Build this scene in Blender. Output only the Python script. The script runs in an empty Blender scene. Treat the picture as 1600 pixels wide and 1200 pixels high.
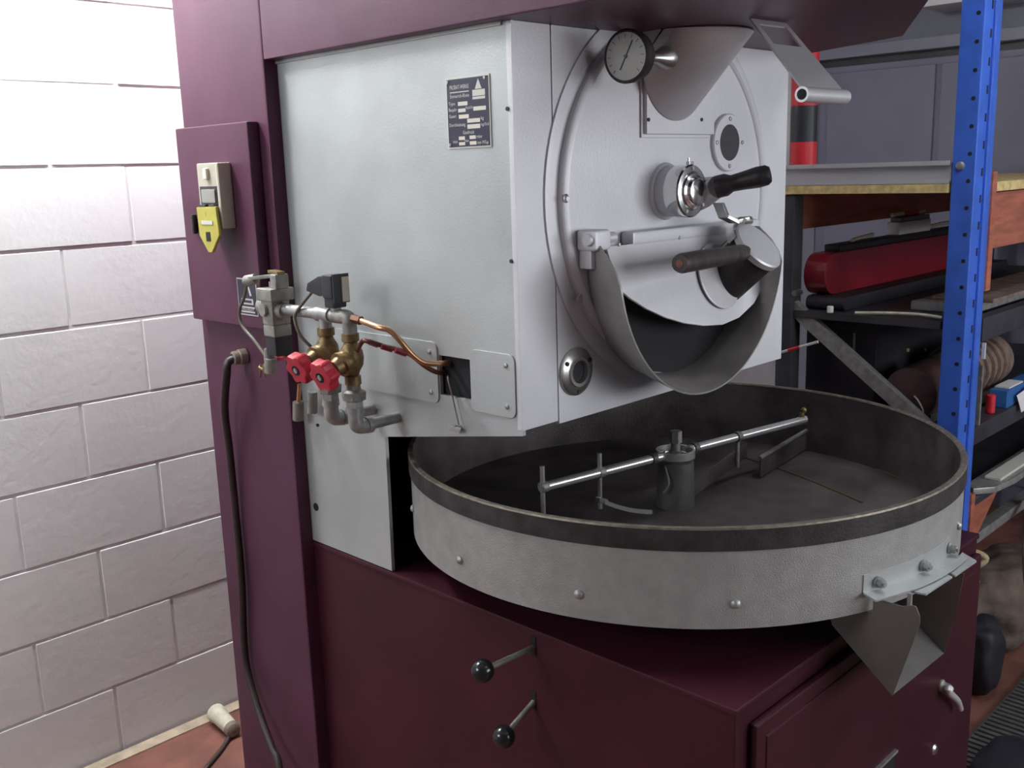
import bpy, bmesh, math, random
import numpy as np
from mathutils import Vector, Matrix

random.seed(7)
scn = bpy.context.scene
COL = scn.collection
V = Vector

# ------------------------------------------------------------------ camera
F = 1566.4
_yd = V((-1627.0, -281.0, F)).normalized()
_zd = V((230.0, 7400.0, F)).normalized()
_zu = -_zd
_zu = (_zu - _yd * _zu.dot(_yd)).normalized()
_xd = _yd.cross(_zu)
CAM = V((0.0, 0.0, 1.6))


def ray(px, py):
    c = V((px - 800.0, py - 600.0, F))
    return V((_xd.dot(c), _yd.dot(c), _zu.dot(c)))


def at(px, py, ax, val):
    d = ray(px, py)
    t = (val - CAM[ax]) / d[ax]
    return CAM + d * t


def onp(px, py, p, n):
    d = ray(px, py)
    return CAM + d * ((V(p) - CAM).dot(V(n)) / d.dot(V(n)))


cd = bpy.data.cameras.new('camera')
cam = bpy.data.objects.new('camera', cd)
COL.objects.link(cam)
cx = V((_xd[0], _yd[0], _zu[0])); cy = -V((_xd[1], _yd[1], _zu[1])); cz = -V((_xd[2], _yd[2], _zu[2]))
M = Matrix((cx, cy, cz)).transposed().to_4x4()
M.translation = CAM
cam.matrix_world = M
cd.sensor_fit = 'HORIZONTAL'; cd.sensor_width = 36.0
cd.lens = 36.0 * F / 1600.0
cd.clip_start = 0.02
scn.camera = cam

# ------------------------------------------------------------------ light
vs = scn.view_settings
vs.view_transform = 'Standard'; vs.look = 'None'; vs.gamma = 1.0
vs.exposure = 0.0
try: vs.use_curve_mapping = False
except Exception: pass
w = bpy.data.worlds.new('world'); scn.world = w; w.use_nodes = True
w.node_tree.nodes['Background'].inputs[0].default_value = (0.72, 0.76, 0.9, 1)
w.node_tree.nodes['Background'].inputs[1].default_value = 0.2


def area(name, loc, tgt, sx, sy, power, col):
    l = bpy.data.lights.new(name, 'AREA'); l.shape = 'RECTANGLE'; l.size = sx; l.size_y = sy
    l.energy = power; l.color = col
    o = bpy.data.objects.new(name, l); COL.objects.link(o)
    o.location = loc
    o.rotation_euler = (V(tgt) - V(loc)).to_track_quat('-Z', 'Y').to_euler()
    return o


# daylight through the high window band of the left wall
area('window_daylight', (-2.30, 2.0, 2.40), (1.2, 1.55, 1.4), 1.1, 0.9, 38.0, (0.93, 0.97, 1.0))

# daylight through the wide window of the front wall
area('front_window_daylight', (2.9, -2.52, 1.70), (1.6, 1.2, 1.45), 3.2, 1.3, 82.0, (0.93, 0.96, 1.0))

# ------------------------------------------------------------------ materials
MATS = {}


def mat(name, col, rough=0.5, metal=0.0, var=0.0, vscale=8.0, bump=0.0, bscale=150.0, spec=0.5, stretch=None, col2=None, emit=0, coat=0.0):
    m = bpy.data.materials.new(name); m.use_nodes = True
    nt = m.node_tree; b = nt.nodes['Principled BSDF']
    b.inputs['Base Color'].default_value = (*col, 1)
    b.inputs['Roughness'].default_value = rough
    b.inputs['Metallic'].default_value = metal
    b.inputs['Specular IOR Level'].default_value = spec
    b.inputs['Coat Weight'].default_value = coat
    tc = nt.nodes.new('ShaderNodeTexCoord')
    mp = nt.nodes.new('ShaderNodeMapping')
    geo = nt.nodes.new('ShaderNodeNewGeometry')
    nt.links.new(geo.outputs['Position'], mp.inputs['Vector'])
    if stretch: mp.inputs['Scale'].default_value = stretch
    if var > 0:
        n = nt.nodes.new('ShaderNodeTexNoise'); n.inputs['Scale'].default_value = vscale; n.inputs['Detail'].default_value = 6
        nt.links.new(mp.outputs['Vector'], n.inputs['Vector'])
        r = nt.nodes.new('ShaderNodeValToRGB')
        c2 = col2 if col2 else tuple(max(0, c * (1 - var)) for c in col)
        c1 = col if col2 else tuple(min(1, c * (1 + var)) for c in col)
        r.color_ramp.elements[0].position = 0.35; r.color_ramp.elements[0].color = (*c2, 1)
        r.color_ramp.elements[1].position = 0.65; r.color_ramp.elements[1].color = (*c1, 1)
        nt.links.new(n.outputs['Fac'], r.inputs['Fac'])
        nt.links.new(r.outputs['Color'], b.inputs['Base Color'])
    if bump > 0:
        n2 = nt.nodes.new('ShaderNodeTexNoise'); n2.inputs['Scale'].default_value = bscale; n2.inputs['Detail'].default_value = 3
        nt.links.new(mp.outputs['Vector'], n2.inputs['Vector'])
        bp = nt.nodes.new('ShaderNodeBump'); bp.inputs['Strength'].default_value = bump; bp.inputs['Distance'].default_value = 0.004
        nt.links.new(n2.outputs['Fac'], bp.inputs['Height'])
        nt.links.new(bp.outputs['Normal'], b.inputs['Normal'])
    if emit:
        b.inputs['Emission Color'].default_value = (*col, 1); b.inputs['Emission Strength'].default_value = emit
    MATS[name] = m
    return m


mat('white_paint', (0.78, 0.77, 0.77), 0.62, var=0.03, vscale=3, bump=0.25, bscale=45)
mat('mortar', (0.77, 0.76, 0.76), 0.65, var=0.06, vscale=9, bump=0.3, bscale=60)
mat('plaster', (0.30, 0.30, 0.31), 0.8, var=0.03)
mat('terracotta', (0.19, 0.075, 0.055), 0.6, var=0.25, vscale=7, bump=0.3, bscale=60)
mat('skirting', (0.42, 0.33, 0.24), 0.7, var=0.2, vscale=20)
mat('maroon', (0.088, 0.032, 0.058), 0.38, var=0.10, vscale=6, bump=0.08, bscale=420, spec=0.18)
mat('maroon_shaded', (0.046, 0.009, 0.017), 0.42, var=0.12, vscale=6, bump=0.10, bscale=420, spec=0.28)  # same paint as the hood, darkened for the shade on base and recess
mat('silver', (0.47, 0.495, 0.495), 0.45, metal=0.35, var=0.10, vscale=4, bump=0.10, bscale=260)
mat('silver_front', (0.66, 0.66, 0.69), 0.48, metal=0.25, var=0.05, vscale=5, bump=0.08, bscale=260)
mat('silver_tray', (0.36, 0.36, 0.35), 0.5, metal=0.25, var=0.08, vscale=30, bump=0.35, bscale=500)
mat('chute_sheet', (0.19, 0.18, 0.17), 0.42, metal=0.5, var=0.12, vscale=8, bump=0.08, bscale=200)
mat('bare_sheet', (0.56, 0.55, 0.57), 0.45, metal=0.4, var=0.10, vscale=8, bump=0.08, bscale=200)
mat('spout_sheet', (0.38, 0.37, 0.36), 0.45, metal=0.45, var=0.15, vscale=10, bump=0.1, bscale=160)
mat('oily_sheet', (0.34, 0.315, 0.31), 0.42, metal=0.4, var=0.3, vscale=7, bump=0.08, bscale=160)
mat('iron_dark', (0.11, 0.092, 0.095), 0.5, metal=0.3, var=0.35, vscale=12, bump=0.25, bscale=200)
mat('rim_dark', (0.05, 0.046, 0.046), 0.55, metal=0.5, var=0.3, vscale=25, bump=0.2, bscale=200)
mat('rim_edge', (0.20, 0.175, 0.14), 0.5, metal=0.7, var=0.3, vscale=60)
mat('floor_plate', (0.095, 0.078, 0.08), 0.5, metal=0.3, var=0.4, vscale=9, bump=0.6, bscale=900)
mat('chrome', (0.88, 0.88, 0.88), 0.14, metal=1.0)
mat('bright_steel', (0.80, 0.80, 0.80), 0.22, metal=0.8)
mat('hub_steel', (0.15, 0.15, 0.145), 0.42, metal=0.5, var=0.15, vscale=30, bump=0.1, bscale=200)
mat('steel', (0.55, 0.54, 0.52), 0.3, metal=0.95, var=0.08, vscale=40)
mat('cast_steel', (0.27, 0.26, 0.235), 0.55, metal=0.5, var=0.2, vscale=35, bump=0.3, bscale=220)
mat('galvanised', (0.38, 0.38, 0.37), 0.45, metal=0.6, var=0.2, vscale=45)
mat('brass', (0.22, 0.155, 0.075), 0.45, metal=0.75, var=0.3, vscale=40, bump=0.15, bscale=250)
mat('copper', (0.62, 0.36, 0.20), 0.3, metal=0.9, var=0.25, vscale=20)
mat('copper_dark', (0.16, 0.07, 0.05), 0.4, metal=0.7, var=0.3, vscale=20)
mat('red_plastic', (0.50, 0.018, 0.045), 0.4, var=0.1, vscale=30)
mat('black_plastic', (0.018, 0.018, 0.022), 0.4, var=0.2, vscale=30)
mat('black_ball', (0.012, 0.014, 0.016), 0.18, spec=0.6)
mat('wood_black', (0.022, 0.018, 0.022), 0.45, var=0.4, vscale=15, stretch=(1, 8, 1))
mat('wood_brown', (0.045, 0.035, 0.032), 0.5, var=0.4, vscale=15, stretch=(8, 1, 1))
mat('glass_dark', (0.07, 0.07, 0.08), 0.12, spec=0.7)
mat('void_dark', (0.008, 0.007, 0.011), 0.8)
mat('beige_plastic', (0.50, 0.46, 0.37), 0.5, var=0.05, vscale=30)
mat('beige_light', (0.72, 0.68, 0.58), 0.45)
mat('yellow_plastic', (0.47, 0.42, 0.07), 0.45, var=0.08, vscale=30)
mat('plate_blue', (0.018, 0.018, 0.045), 0.35)
mat('plate_white', (0.62, 0.62, 0.56), 0.5)
mat('dial', (0.30, 0.295, 0.27), 0.35, var=0.05)
mat('rubber', (0.03, 0.018, 0.018), 0.55, var=0.2, vscale=20)
mat('cable_brown', (0.055, 0.04, 0.035), 0.55)
mat('sleeve_olive', (0.13, 0.12, 0.09), 0.5)
mat('bakelite', (0.22, 0.17, 0.14), 0.5)
mat('cream', (0.62, 0.58, 0.46), 0.55, var=0.15, vscale=40)
mat('blue_paint', (0.05, 0.15, 0.66), 0.38, var=0.18, vscale=14, bump=0.15, bscale=120, col2=(0.04, 0.12, 0.52))
mat('orange_paint', (0.38, 0.12, 0.075), 0.5, var=0.22, vscale=10, stretch=(1, 1, 6))
mat('chipboard', (0.62, 0.48, 0.22), 0.7, var=0.2, vscale=60)
mat('chip_dark', (0.24, 0.20, 0.15), 0.75, var=0.2, vscale=60)
mat('grey_paint', (0.17, 0.165, 0.225), 0.5, var=0.05, vscale=5)
mat('grey_paint2', (0.21, 0.21, 0.26), 0.5, var=0.05, vscale=5)
mat('dark_steel', (0.035, 0.035, 0.042), 0.5, var=0.3, vscale=10)
mat('aluminium', (0.60, 0.60, 0.62), 0.38, metal=0.35)
mat('case_red', (0.17, 0.008, 0.016), 0.35, var=0.12, vscale=8)
mat('band_red', (0.55, 0.018, 0.03), 0.45)
mat('band_black', (0.02, 0.022, 0.03), 0.45)
mat('carton_white', (0.72, 0.70, 0.70), 0.6)
mat('carton_blue', (0.03, 0.13, 0.38), 0.5, var=0.1, vscale=30)
mat('rust_brown', (0.22, 0.155, 0.125), 0.65, metal=0.2, var=0.35, vscale=22, bump=0.4, bscale=90)
mat('rust_dark', (0.07, 0.03, 0.03), 0.6, var=0.4, vscale=22)
mat('hose_tan', (0.40, 0.32, 0.18), 0.6, var=0.2, vscale=30)
mat('sack', (0.13, 0.095, 0.075), 0.85, var=0.35, vscale=12, bump=0.5, bscale=60)
mat('mat_rubber', (0.075, 0.068, 0.068), 0.8, var=0.2, vscale=20)
mat('bag_black', (0.012, 0.010, 0.016), 0.6, var=0.3, vscale=10, bump=0.4, bscale=30)
mat('brass_line', (0.26, 0.19, 0.10), 0.4, metal=0.8)
mat('lamp_body', (0.8, 0.8, 0.8), 0.5)
mat('frame_white', (0.75, 0.75, 0.75), 0.5)

# ------------------------------------------------------------------ mesh helpers
WL = {}


def fr(d):
    d = V(d).normalized()
    u = d.cross(V((0, 0, 1)))
    if u.length < 1e-4: u = d.cross(V((0, 1, 0)))
    u.normalize(); v = d.cross(u).normalized()
    return d, u, v


class MB:
    def __init__(s): s.bm = bmesh.new()

    def box(s, a, b, bev=0.0, seg=2):
        a = V(a); b = V(b)
        lo = V([min(a[i], b[i]) for i in range(3)]); hi = V([max(a[i], b[i]) for i in range(3)])
        r = bmesh.ops.create_cube(s.bm, size=1.0)
        vs_ = r['verts']
        for v in vs_:
            v.co = V([lo[i] if v.co[i] < 0 else hi[i] for i in range(3)])
        if bev > 0:
            es = list({e for v in vs_ for e in v.link_edges})
            bmesh.ops.bevel(s.bm, geom=es, offset=bev, segments=seg, affect='EDGES', profile=0.5)
        return s

    def obox(s, c, dx, dy, dz, bev=0.0):
        """box from centre and three half-axis vectors"""
        c = V(c); vs_ = []
        for i in (-1, 1):
            for j in (-1, 1):
                for k in (-1, 1):
                    vs_.append(s.bm.verts.new(c + V(dx) * i + V(dy) * j + V(dz) * k))
        fs = [(0, 1, 3, 2), (4, 6, 7, 5), (0, 4, 5, 1), (2, 3, 7, 6), (0, 2, 6, 4), (1, 5, 7, 3)]
        nf = [s.bm.faces.new([vs_[i] for i in f]) for f in fs]
        bmesh.ops.recalc_face_normals(s.bm, faces=nf)
        if bev > 0:
            es = list({e for v in vs_ for e in v.link_edges})
            bmesh.ops.bevel(s.bm, geom=es, offset=bev, segments=2, affect='EDGES', profile=0.5)
        return s

    def prism(s, poly, ext, bev=0.0):
        ext = V(ext)
        a = [s.bm.verts.new(V(p)) for p in poly]; b = [s.bm.verts.new(V(p) + ext) for p in poly]
        n = len(poly)
        nf = [s.bm.faces.new(a), s.bm.faces.new(b[::-1])]
        for i in range(n):
            nf.append(s.bm.faces.new([a[i], b[i], b[(i + 1) % n], a[(i + 1) % n]]))
        bmesh.ops.recalc_face_normals(s.bm, faces=nf)
        if bev > 0:
            es = list({e for v in a + b for e in v.link_edges})
            bmesh.ops.bevel(s.bm, geom=es, offset=bev, segments=2, affect='EDGES', profile=0.5)
        return s

    def lathe(s, o, d, prof, n=32):
        """prof: list of (distance along d, radius)"""
        o = V(o); d, u, v = fr(d)
        rings = []
        for (h, r) in prof:
            if r < 1e-6: rings.append([s.bm.verts.new(o + d * h)])
            else: rings.append([s.bm.verts.new(o + d * h + (u * math.cos(2 * math.pi * i / n) + v * math.sin(2 * math.pi * i / n)) * r) for i in range(n)])
        nf = []
        for k in range(len(rings) - 1):
            A, B = rings[k], rings[k + 1]
            for i in range(n):
                j = (i + 1) % n
                if len(A) == 1 and len(B) == 1: break
                if len(A) == 1: nf.append(s.bm.faces.new([A[0], B[j], B[i]]))
                elif len(B) == 1: nf.append(s.bm.faces.new([A[i], A[j], B[0]]))
                else: nf.append(s.bm.faces.new([A[i], A[j], B[j], B[i]]))
        bmesh.ops.recalc_face_normals(s.bm, faces=nf)
        return s

    def cyl(s, p, q, r, n=24, r2=None, ch=0.0):
        p = V(p); q = V(q); L = (q - p).length; r2 = r if r2 is None else r2
        if ch > 0: return s.lathe(p, q - p, [(0, 0), (0, r - ch), (ch, r), (L - ch, r2), (L, r2 - ch), (L, 0)], n)
        return s.lathe(p, q - p, [(0, 0), (0, r), (L, r2), (L, 0)], n)

    def hexa(s, p, q, r): return s.cyl(p, q, r, 6)

    def ball(s, c, r, n=20):
        return s.lathe(V(c) - V((0, 0, r)), (0, 0, 1), [(r - r * math.cos(math.pi * k / 12), r * math.sin(math.pi * k / 12)) for k in range(13)], n)

    def tube(s, pts, r, n=10, smooth=True, sub=6):
        pts = [V(p) for p in pts]
        rs = r if isinstance(r, (list, tuple)) else None
        if smooth and len(pts) > 2:
            out = []
            for i in range(len(pts) - 1):
                p0 = pts[max(i - 1, 0)]; p1 = pts[i]; p2 = pts[i + 1]; p3 = pts[min(i + 2, len(pts) - 1)]
                for k in range(sub):
                    t = k / sub
                    out.append(0.5 * ((2 * p1) + (p2 - p0) * t + (2 * p0 - 5 * p1 + 4 * p2 - p3) * t * t + (3 * p1 - p0 - 3 * p2 + p3) * t ** 3))
            out.append(pts[-1]); pts = out
        d, u, v = fr(pts[1] - pts[0]); rings = []
        for i, p in enumerate(pts):
            t = (pts[min(i + 1, len(pts) - 1)] - pts[max(i - 1, 0)]).normalized()
            u = (u - t * u.dot(t)).normalized(); v = t.cross(u)
            rr = r if rs is None else rs[0] + (rs[1] - rs[0]) * i / (len(pts) - 1)
            rings.append([s.bm.verts.new(p + (u * math.cos(2 * math.pi * k / n) + v * math.sin(2 * math.pi * k / n)) * rr) for k in range(n)])
        nf = []
        for A, B in zip(rings, rings[1:]):
            for k in range(n): nf.append(s.bm.faces.new([A[k], A[(k + 1) % n], B[(k + 1) % n], B[k]]))
        nf.append(s.bm.faces.new(rings[0])); nf.append(s.bm.faces.new(rings[-1][::-1]))
        bmesh.ops.recalc_face_normals(s.bm, faces=nf)
        return s

    def sheet(s, grid, th):
        """thick sheet from a grid (rows of points)"""
        R_ = len(grid); Cn = len(grid[0]); g = [[V(p) for p in row] for row in grid]
        nrm = []
        for i in range(R_):
            row = []
            for j in range(Cn):
                a = g[min(i + 1, R_ - 1)][j] - g[max(i - 1, 0)][j]; b = g[i][min(j + 1, Cn - 1)] - g[i][max(j - 1, 0)]
                row.append(a.cross(b).normalized())
            nrm.append(row)
        A = [[s.bm.verts.new(g[i][j]) for j in range(Cn)] for i in range(R_)]
        B = [[s.bm.verts.new(g[i][j] + nrm[i][j] * th) for j in range(Cn)] for i in range(R_)]
        nf = []
        for i in range(R_ - 1):
            for j in range(Cn - 1):
                nf.append(s.bm.faces.new([A[i][j], A[i + 1][j], A[i + 1][j + 1], A[i][j + 1]]))
                nf.append(s.bm.faces.new([B[i][j], B[i][j + 1], B[i + 1][j + 1], B[i + 1][j]]))
        for i in range(R_ - 1):
            for j in (0, Cn - 1): nf.append(s.bm.faces.new([A[i][j], A[i + 1][j], B[i + 1][j], B[i][j]]))
        for j in range(Cn - 1):
            for i in (0, R_ - 1): nf.append(s.bm.faces.new([A[i][j], A[i][j + 1], B[i][j + 1], B[i][j]]))
        bmesh.ops.recalc_face_normals(s.bm, faces=nf)
        return s

    def text(s, body, o, ux, uy, size, lift=0.0006, align='LEFT', width=None):
        cu = bpy.data.curves.new('t', 'FONT'); cu.body = body; cu.size = size; cu.align_x = align; cu.resolution_u = 2
        ob = bpy.data.objects.new('t', cu); COL.objects.link(ob)
        bpy.context.view_layer.update()
        dg = bpy.context.evaluated_depsgraph_get()
        me = ob.evaluated_get(dg).to_mesh()
        ux = V(ux).normalized(); uy = V(uy).normalized(); n = ux.cross(uy)
        k = 1.0
        if width and len(me.vertices):
            xs = [v.co.x for v in me.vertices]; k = width / max(1e-6, max(xs) - min(xs))
        vv = [s.bm.verts.new(V(o) + ux * v.co.x * k + uy * v.co.y + n * lift) for v in me.vertices]
        for p in me.polygons:
            try: s.bm.faces.new([vv[i] for i in p.vertices])
            except Exception: pass
        ob.evaluated_get(dg).to_mesh_clear()
        bpy.data.objects.remove(ob); bpy.data.curves.remove(cu)
        return s

    def mesh(s, name, ang=38):
        me = bpy.data.meshes.new(name)
        lim = math.radians(ang)
        for f in s.bm.faces: f.smooth = True
        for e in s.bm.edges:
            if len(e.link_faces) == 2:
                e.smooth = e.calc_face_angle(0.0) < lim
            else: e.smooth = False
        s.bm.to_mesh(me); s.bm.free()
        return me

    def build(s, name, m, parent=None, ang=38):
        xs = [v.co for v in s.bm.verts]
        c = V([(min(p[i] for p in xs) + max(p[i] for p in xs)) / 2 for i in range(3)])
        for v in s.bm.verts: v.co -= c
        me = s.mesh(name, ang)
        me.materials.append(MATS[m])
        o = bpy.data.objects.new(name, me); COL.objects.link(o)
        if ang < 60:
            md = o.modifiers.new('wn', 'WEIGHTED_NORMAL'); md.keep_sharp = True
        WL[o.name] = c
        if parent is not None:
            o.parent = parent; o.location = c - WL[parent.name]
        else: o.location = c
        return o


def empty(name, loc, label, cat, group=None):
    o = bpy.data.objects.new(name, None); COL.objects.link(o); o.location = V(loc); o.empty_display_size = 0.1
    WL[o.name] = V(loc); return tag(o, label, cat, group)


def tag(o, label, cat, group=None):
    o['label'] = label; o['category'] = cat
    if group: o['group'] = group
    return o


def struct(o, label=None):
    o['kind'] = 'structure'
    if label: o['label'] = label
    return o


# ================================================================== THE ROOM
YW = 2.658; XR = 5.32; XL = -2.4; YB = -2.6; ZC = 3.3
struct(MB().box((XL - .1, YB - .1, -0.1), (XR + .1, YW + .15, 0)).build('floor', 'terracotta'))
struct(MB().box((XL - .1, YB - .1, ZC), (XR + .1, YW + .15, ZC + .1)).build('ceiling', 'plaster'))
wb = struct(MB().box((XL - .1, YW + .0014, 0), (XR + .1, YW + .15, ZC)).build('wall_back', 'mortar'))
struct(MB().box((XR, YB, 0), (XR + .1, YW, ZC)).build('wall_right', 'plaster'))
wfm = MB().box((XL, YB - .1, 0), (XR, YB, 1.0)).box((XL, YB - .1, 2.4), (XR, YB, ZC)).box((XL, YB - .1, 1.0), (1.25, YB, 2.4)).box((4.55, YB - .1, 1.0), (XR, YB, 2.4))
struct(wfm.build('wall_front', 'plaster'))
wfr = MB()
for x0 in (1.25, 2.33, 3.41, 4.49): wfr.box((x0, YB - .06, 1.0), (x0 + .06, YB - .01, 2.4))
wfr.box((1.25, YB - .06, 1.0), (4.55, YB - .01, 1.06)).box((1.25, YB - .06, 2.34), (4.55, YB - .01, 2.4))
struct(wfr.build('window_2', 'frame_white'))
# left wall with a high window band
wl = MB().box((XL - .1, YB, 0), (XL, YW, 1.9)).box((XL - .1, YB, 2.9), (XL, YW, ZC))
wl.box((XL - .1, YB, 1.9), (XL, 1.4, 2.9)).box((XL - .1, 2.6, 1.9), (XL, YW, 2.9))
struct(wl.build('wall_left', 'plaster'))
win = MB()
for y0 in (1.4, 1.97, 2.54): win.box((XL - .06, y0, 1.9), (XL - .01, y0 + .06, 2.9))
win.box((XL - .06, 1.4, 1.9), (XL - .01, 2.6, 1.95)).box((XL - .06, 1.4, 2.85), (XL - .01, 2.6, 2.9))
struct(win.build('window_1', 'frame_white'))
# blocks of the back wall
CH = 0.2059; BL = 0.39; J = 0.0075


def block_mesh(w_):
    b = MB().box((0, 0, 0), (w_, .012, CH - J), 0.005, 2)
    return b


me_full = None
b0 = MB().box((-BL / 2 + J / 2, -.0015, -(CH - J) / 2), (BL / 2 - J / 2, .010, (CH - J) / 2), 0.0028, 2).mesh('block')
b1 = MB().box((-BL / 4 + J / 2, -.0015, -(CH - J) / 2), (BL / 4 - J / 2, .010, (CH - J) / 2), 0.0055, 2).mesh('half_block')
for b in (b0, b1): b.materials.append(MATS['white_paint'])
for r in range(15):
    z = (r + .5) * CH
    off = 1.045 if r % 2 == 0 else 1.045 + BL / 2
    for k in range(-5, 5):
        x = off + (k + .5) * BL
        o = bpy.data.objects.new('block', b0); COL.objects.link(o)
        o.parent = wb
        o.modifiers.new('wn', 'WEIGHTED_NORMAL').keep_sharp = True
        wp = V((x + random.uniform(-.002, .002), YW + random.uniform(-.0015, .0015), z + random.uniform(-.0015, .0015)))
        o.location = wp - WL[wb.name]
        o.rotation_euler = (random.uniform(-.003, .003), random.uniform(-.003, .003), random.uniform(-.002, .002))
struct(MB().prism([(-1.0, YW - .045, 0), (-1.0, YW - .012, 0), (-1.0, YW - .012, .012), (-1.0, YW - .045, .004)], (5.7, 0, 0)).build('trim_1', 'skirting'))

# ceiling lamps
for i, (x, y, rz, e) in enumerate(((1.05, 2.42, 0, 215.0), (1.9, -0.75, 0, 10.0), (1.95, 0.42, 0, 34.0))):
    z = (2.52, 2.78, 2.62)[i]
    t = empty('ceiling_lamp', (x, y, ZC), ['white twin tube hanging lamp beside the block wall', 'white twin tube hanging lamp in front of the roaster', 'white twin tube hanging lamp before the pallet rack'][i], 'ceiling lamp', 'ceiling lamps')
    lm = mat('lamp_tube_%s' % 'abc'[i], (0.95, 0.985, 1.0), 0.5, emit=e).name
    hx, hy = (.75, .09) if not rz else (.09, .75)
    MB().box((x - hx, y - hy, z), (x + hx, y + hy, z + .05), .008).build('housing', 'lamp_body', t)
    for s_ in (-1, 1):
        if rz: MB().cyl((x + s_ * .05, y - .7, z - .02), (x + s_ * .05, y + .7, z - .02), .014, 12).build('tube', lm, t)
        else: MB().cyl((x - .7, y + s_ * .05, z - .02), (x + .7, y + s_ * .05, z - .02), .014, 12).build('tube', lm, t)
        q = V((x + s_ * (hx - .1 if not rz else 0), y + s_ * (hy - .1 if rz else 0), z + .05)); MB().cyl(q, V((q.x, q.y, ZC)), .004, 8).build('suspension_rod', 'steel', t)

# ================================================================== THE ROASTER
X0 = 1.2; YF = 1.165; XB = 2.07; YC = 1.835; XC = 1.168; ZH = 1.836; ZB = 0.8; YBF = 0.736; XBR = 2.17; YR = 2.19
ro = empty('coffee_roaster', (1.68, 1.45, 0), 'maroon and silver drum coffee roaster with round cooling tray', 'coffee roaster')


def R(mb, name, m, parent=ro, ang=38): return mb.build(name, m, parent, ang)


# base cabinet
R(MB().box((X0, YBF, 0.0), (XBR, YC, ZB - .004), .004).box((X0 - .003, YBF - .003, ZB - .012), (XBR + .003, YC, ZB), .003), 'base_cabinet', 'maroon_shaded')
# rear column
col = R(MB().box((XC, YC, 0), (XBR, YR, 2.35), .006), 'rear_column', 'maroon')
# hood (its underside is what the photo shows)
hp = [(XC, YC - .001), (XC, .62), (1.55, .64), (2.01, .885), (2.12, 1.13), (2.12, YC - .001)]
R(MB().prism([(x, y, ZH) for x, y in hp], (0, 0, .52), .003), 'hood', 'maroon')
# recess back wall and dark body behind the panels
R(MB().box((X0 + .012, 1.76, ZB + .001), (XB, YC - .001, 1.12)), 'recess_wall', 'maroon_shaded')
R(MB().box((X0 + .08, YF + .016, 1.166), (XB - .004, YC - .001, ZH - .002)), 'drum_housing', 'dark_steel')
# side panel with its slot
s0 = at(686, 555, 0, X0); s1 = at(737, 625, 0, X0); s2 = at(736, 562, 0, X0); s3 = at(688, 617, 0, X0)
ya, yb = (s1.y + s2.y) / 2, (s0.y + s3.y) / 2; za, zb = (s1.z + s3.z) / 2, (s0.z + s2.z) / 2
T = (.008, 0, 0)


def zbot(y): return 1.153 + (y - 1.168) / (1.544 - 1.168) * (1.090 - 1.153)


def yz(lst): return [(X0, y, z) for y, z in lst]


sp = MB()
sp.prism(yz([(1.166, zbot(1.166)), (ya, zbot(ya)), (ya, ZH), (1.166, ZH)]), T)
sp.prism(yz([(ya, zb), (yb, zb), (yb, ZH), (ya, ZH)]), T)
sp.prism(yz([(ya, zbot(ya)), (yb, zbot(yb)), (yb, za), (ya, za)]), T)
sp.prism(yz([(yb, zbot(yb)), (1.550, zbot(1.55)), (1.553, ZB + .002), (YC + .002, ZB + .002), (YC + .002, ZH), (yb, ZH)]), T)
side = R(sp, 'side_panel', 'silver')
R(MB().box((X0 + .012, ya - .02, za - .03), (X0 + .075, yb + .02, zb + .03)), 'slot_shade', 'void_dark')  # black block stands in for the shade inside the slot
R(MB().box((X0 - .004, YF + .02, ZH - .006), (X0 + .01, YC, ZH)), 'panel_top_strip', 'silver')
# little screws and holes on the side panel
for (px, py) in ((794, 170), (800, 408), (497, 664)):
    p = at(px, py, 0, X0); MB().cyl(p + V((.002, 0, 0)), p - V((.003, 0, 0)), .0035, 10).build('screw', 'rim_dark', side)
p = at(494, 792, 0, X0); MB().cyl(p + V((.001, 0, 0)), p - V((.0015, 0, 0)), .009, 18).build('cable_hole', 'void_dark', side)


def rounded(poly2, r, n=5):
    """round the corners of a 2D polygon"""
    out = []; N = len(poly2)
    for i in range(N):
        p = V(poly2[i]).to_2d(); a = (V(poly2[i - 1]).to_2d() - p).normalized(); b = (V(poly2[(i + 1) % N]).to_2d() - p).normalized()
        for k in range(n + 1):
            t = k / n
            q = (p + a * r) * (1 - t) ** 2 + p * 2 * t * (1 - t) + (p + b * r) * t * t
            out.append(q)
    return out


def coverplate(y0, y1, z0, z1, nm):
    pl = rounded([(y0, z0), (y1, z0), (y1, z1), (y0, z1)], .016)
    o = R(MB().prism([(X0 - .0035, y, z) for y, z in pl], (.0034, 0, 0), .001), nm, 'silver')
    for (py, pz) in ((y0 + .02, z0 + .02), (y0 + .02, z1 - .02)):
        MB().lathe((X0 - .0035, py, pz), (-1, 0, 0), [(0, .005), (.002, .0045), (.003, .002), (.003, 0)], 12).build('screw', 'galvanised', o)
    return o


a = at(685, 530, 0, X0); b = at(685, 632, 0, X0); c = at(545, 600, 0, X0)
coverplate(yb + .002, c.y + .04, b.z + .002, a.z - .006, 'access_plate')
a = at(805, 553, 0, X0); b = at(805, 657, 0, X0)
coverplate(a.y, ya - .001, b.z + .003, a.z - .002, 'access_plate')
# wing nut and wire below the slot
p = at(718, 669, 0, X0)
wn = R(MB().cyl(p, p - V((.014, 0, 0)), .004, 10).cyl(p, p - V((.006, 0, 0)), .008, 14).obox(p - V((.012, -.009, -.001)), (.002, 0, 0), (0, .008, 0), (0, 0, .004), .001).obox(p - V((.012, .009, -.001)), (.002, 0, 0), (0, .008, 0), (0, 0, .004), .001), 'wing_nut', 'steel')
R(MB().tube([at(701, 585, 0, X0 + .02), at(700, 592, 0, X0 - .004), at(707, 620, 0, X0 - .008), at(717, 664, 0, X0 - .010)], .0014, 6), 'wire', 'bakelite')

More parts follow.
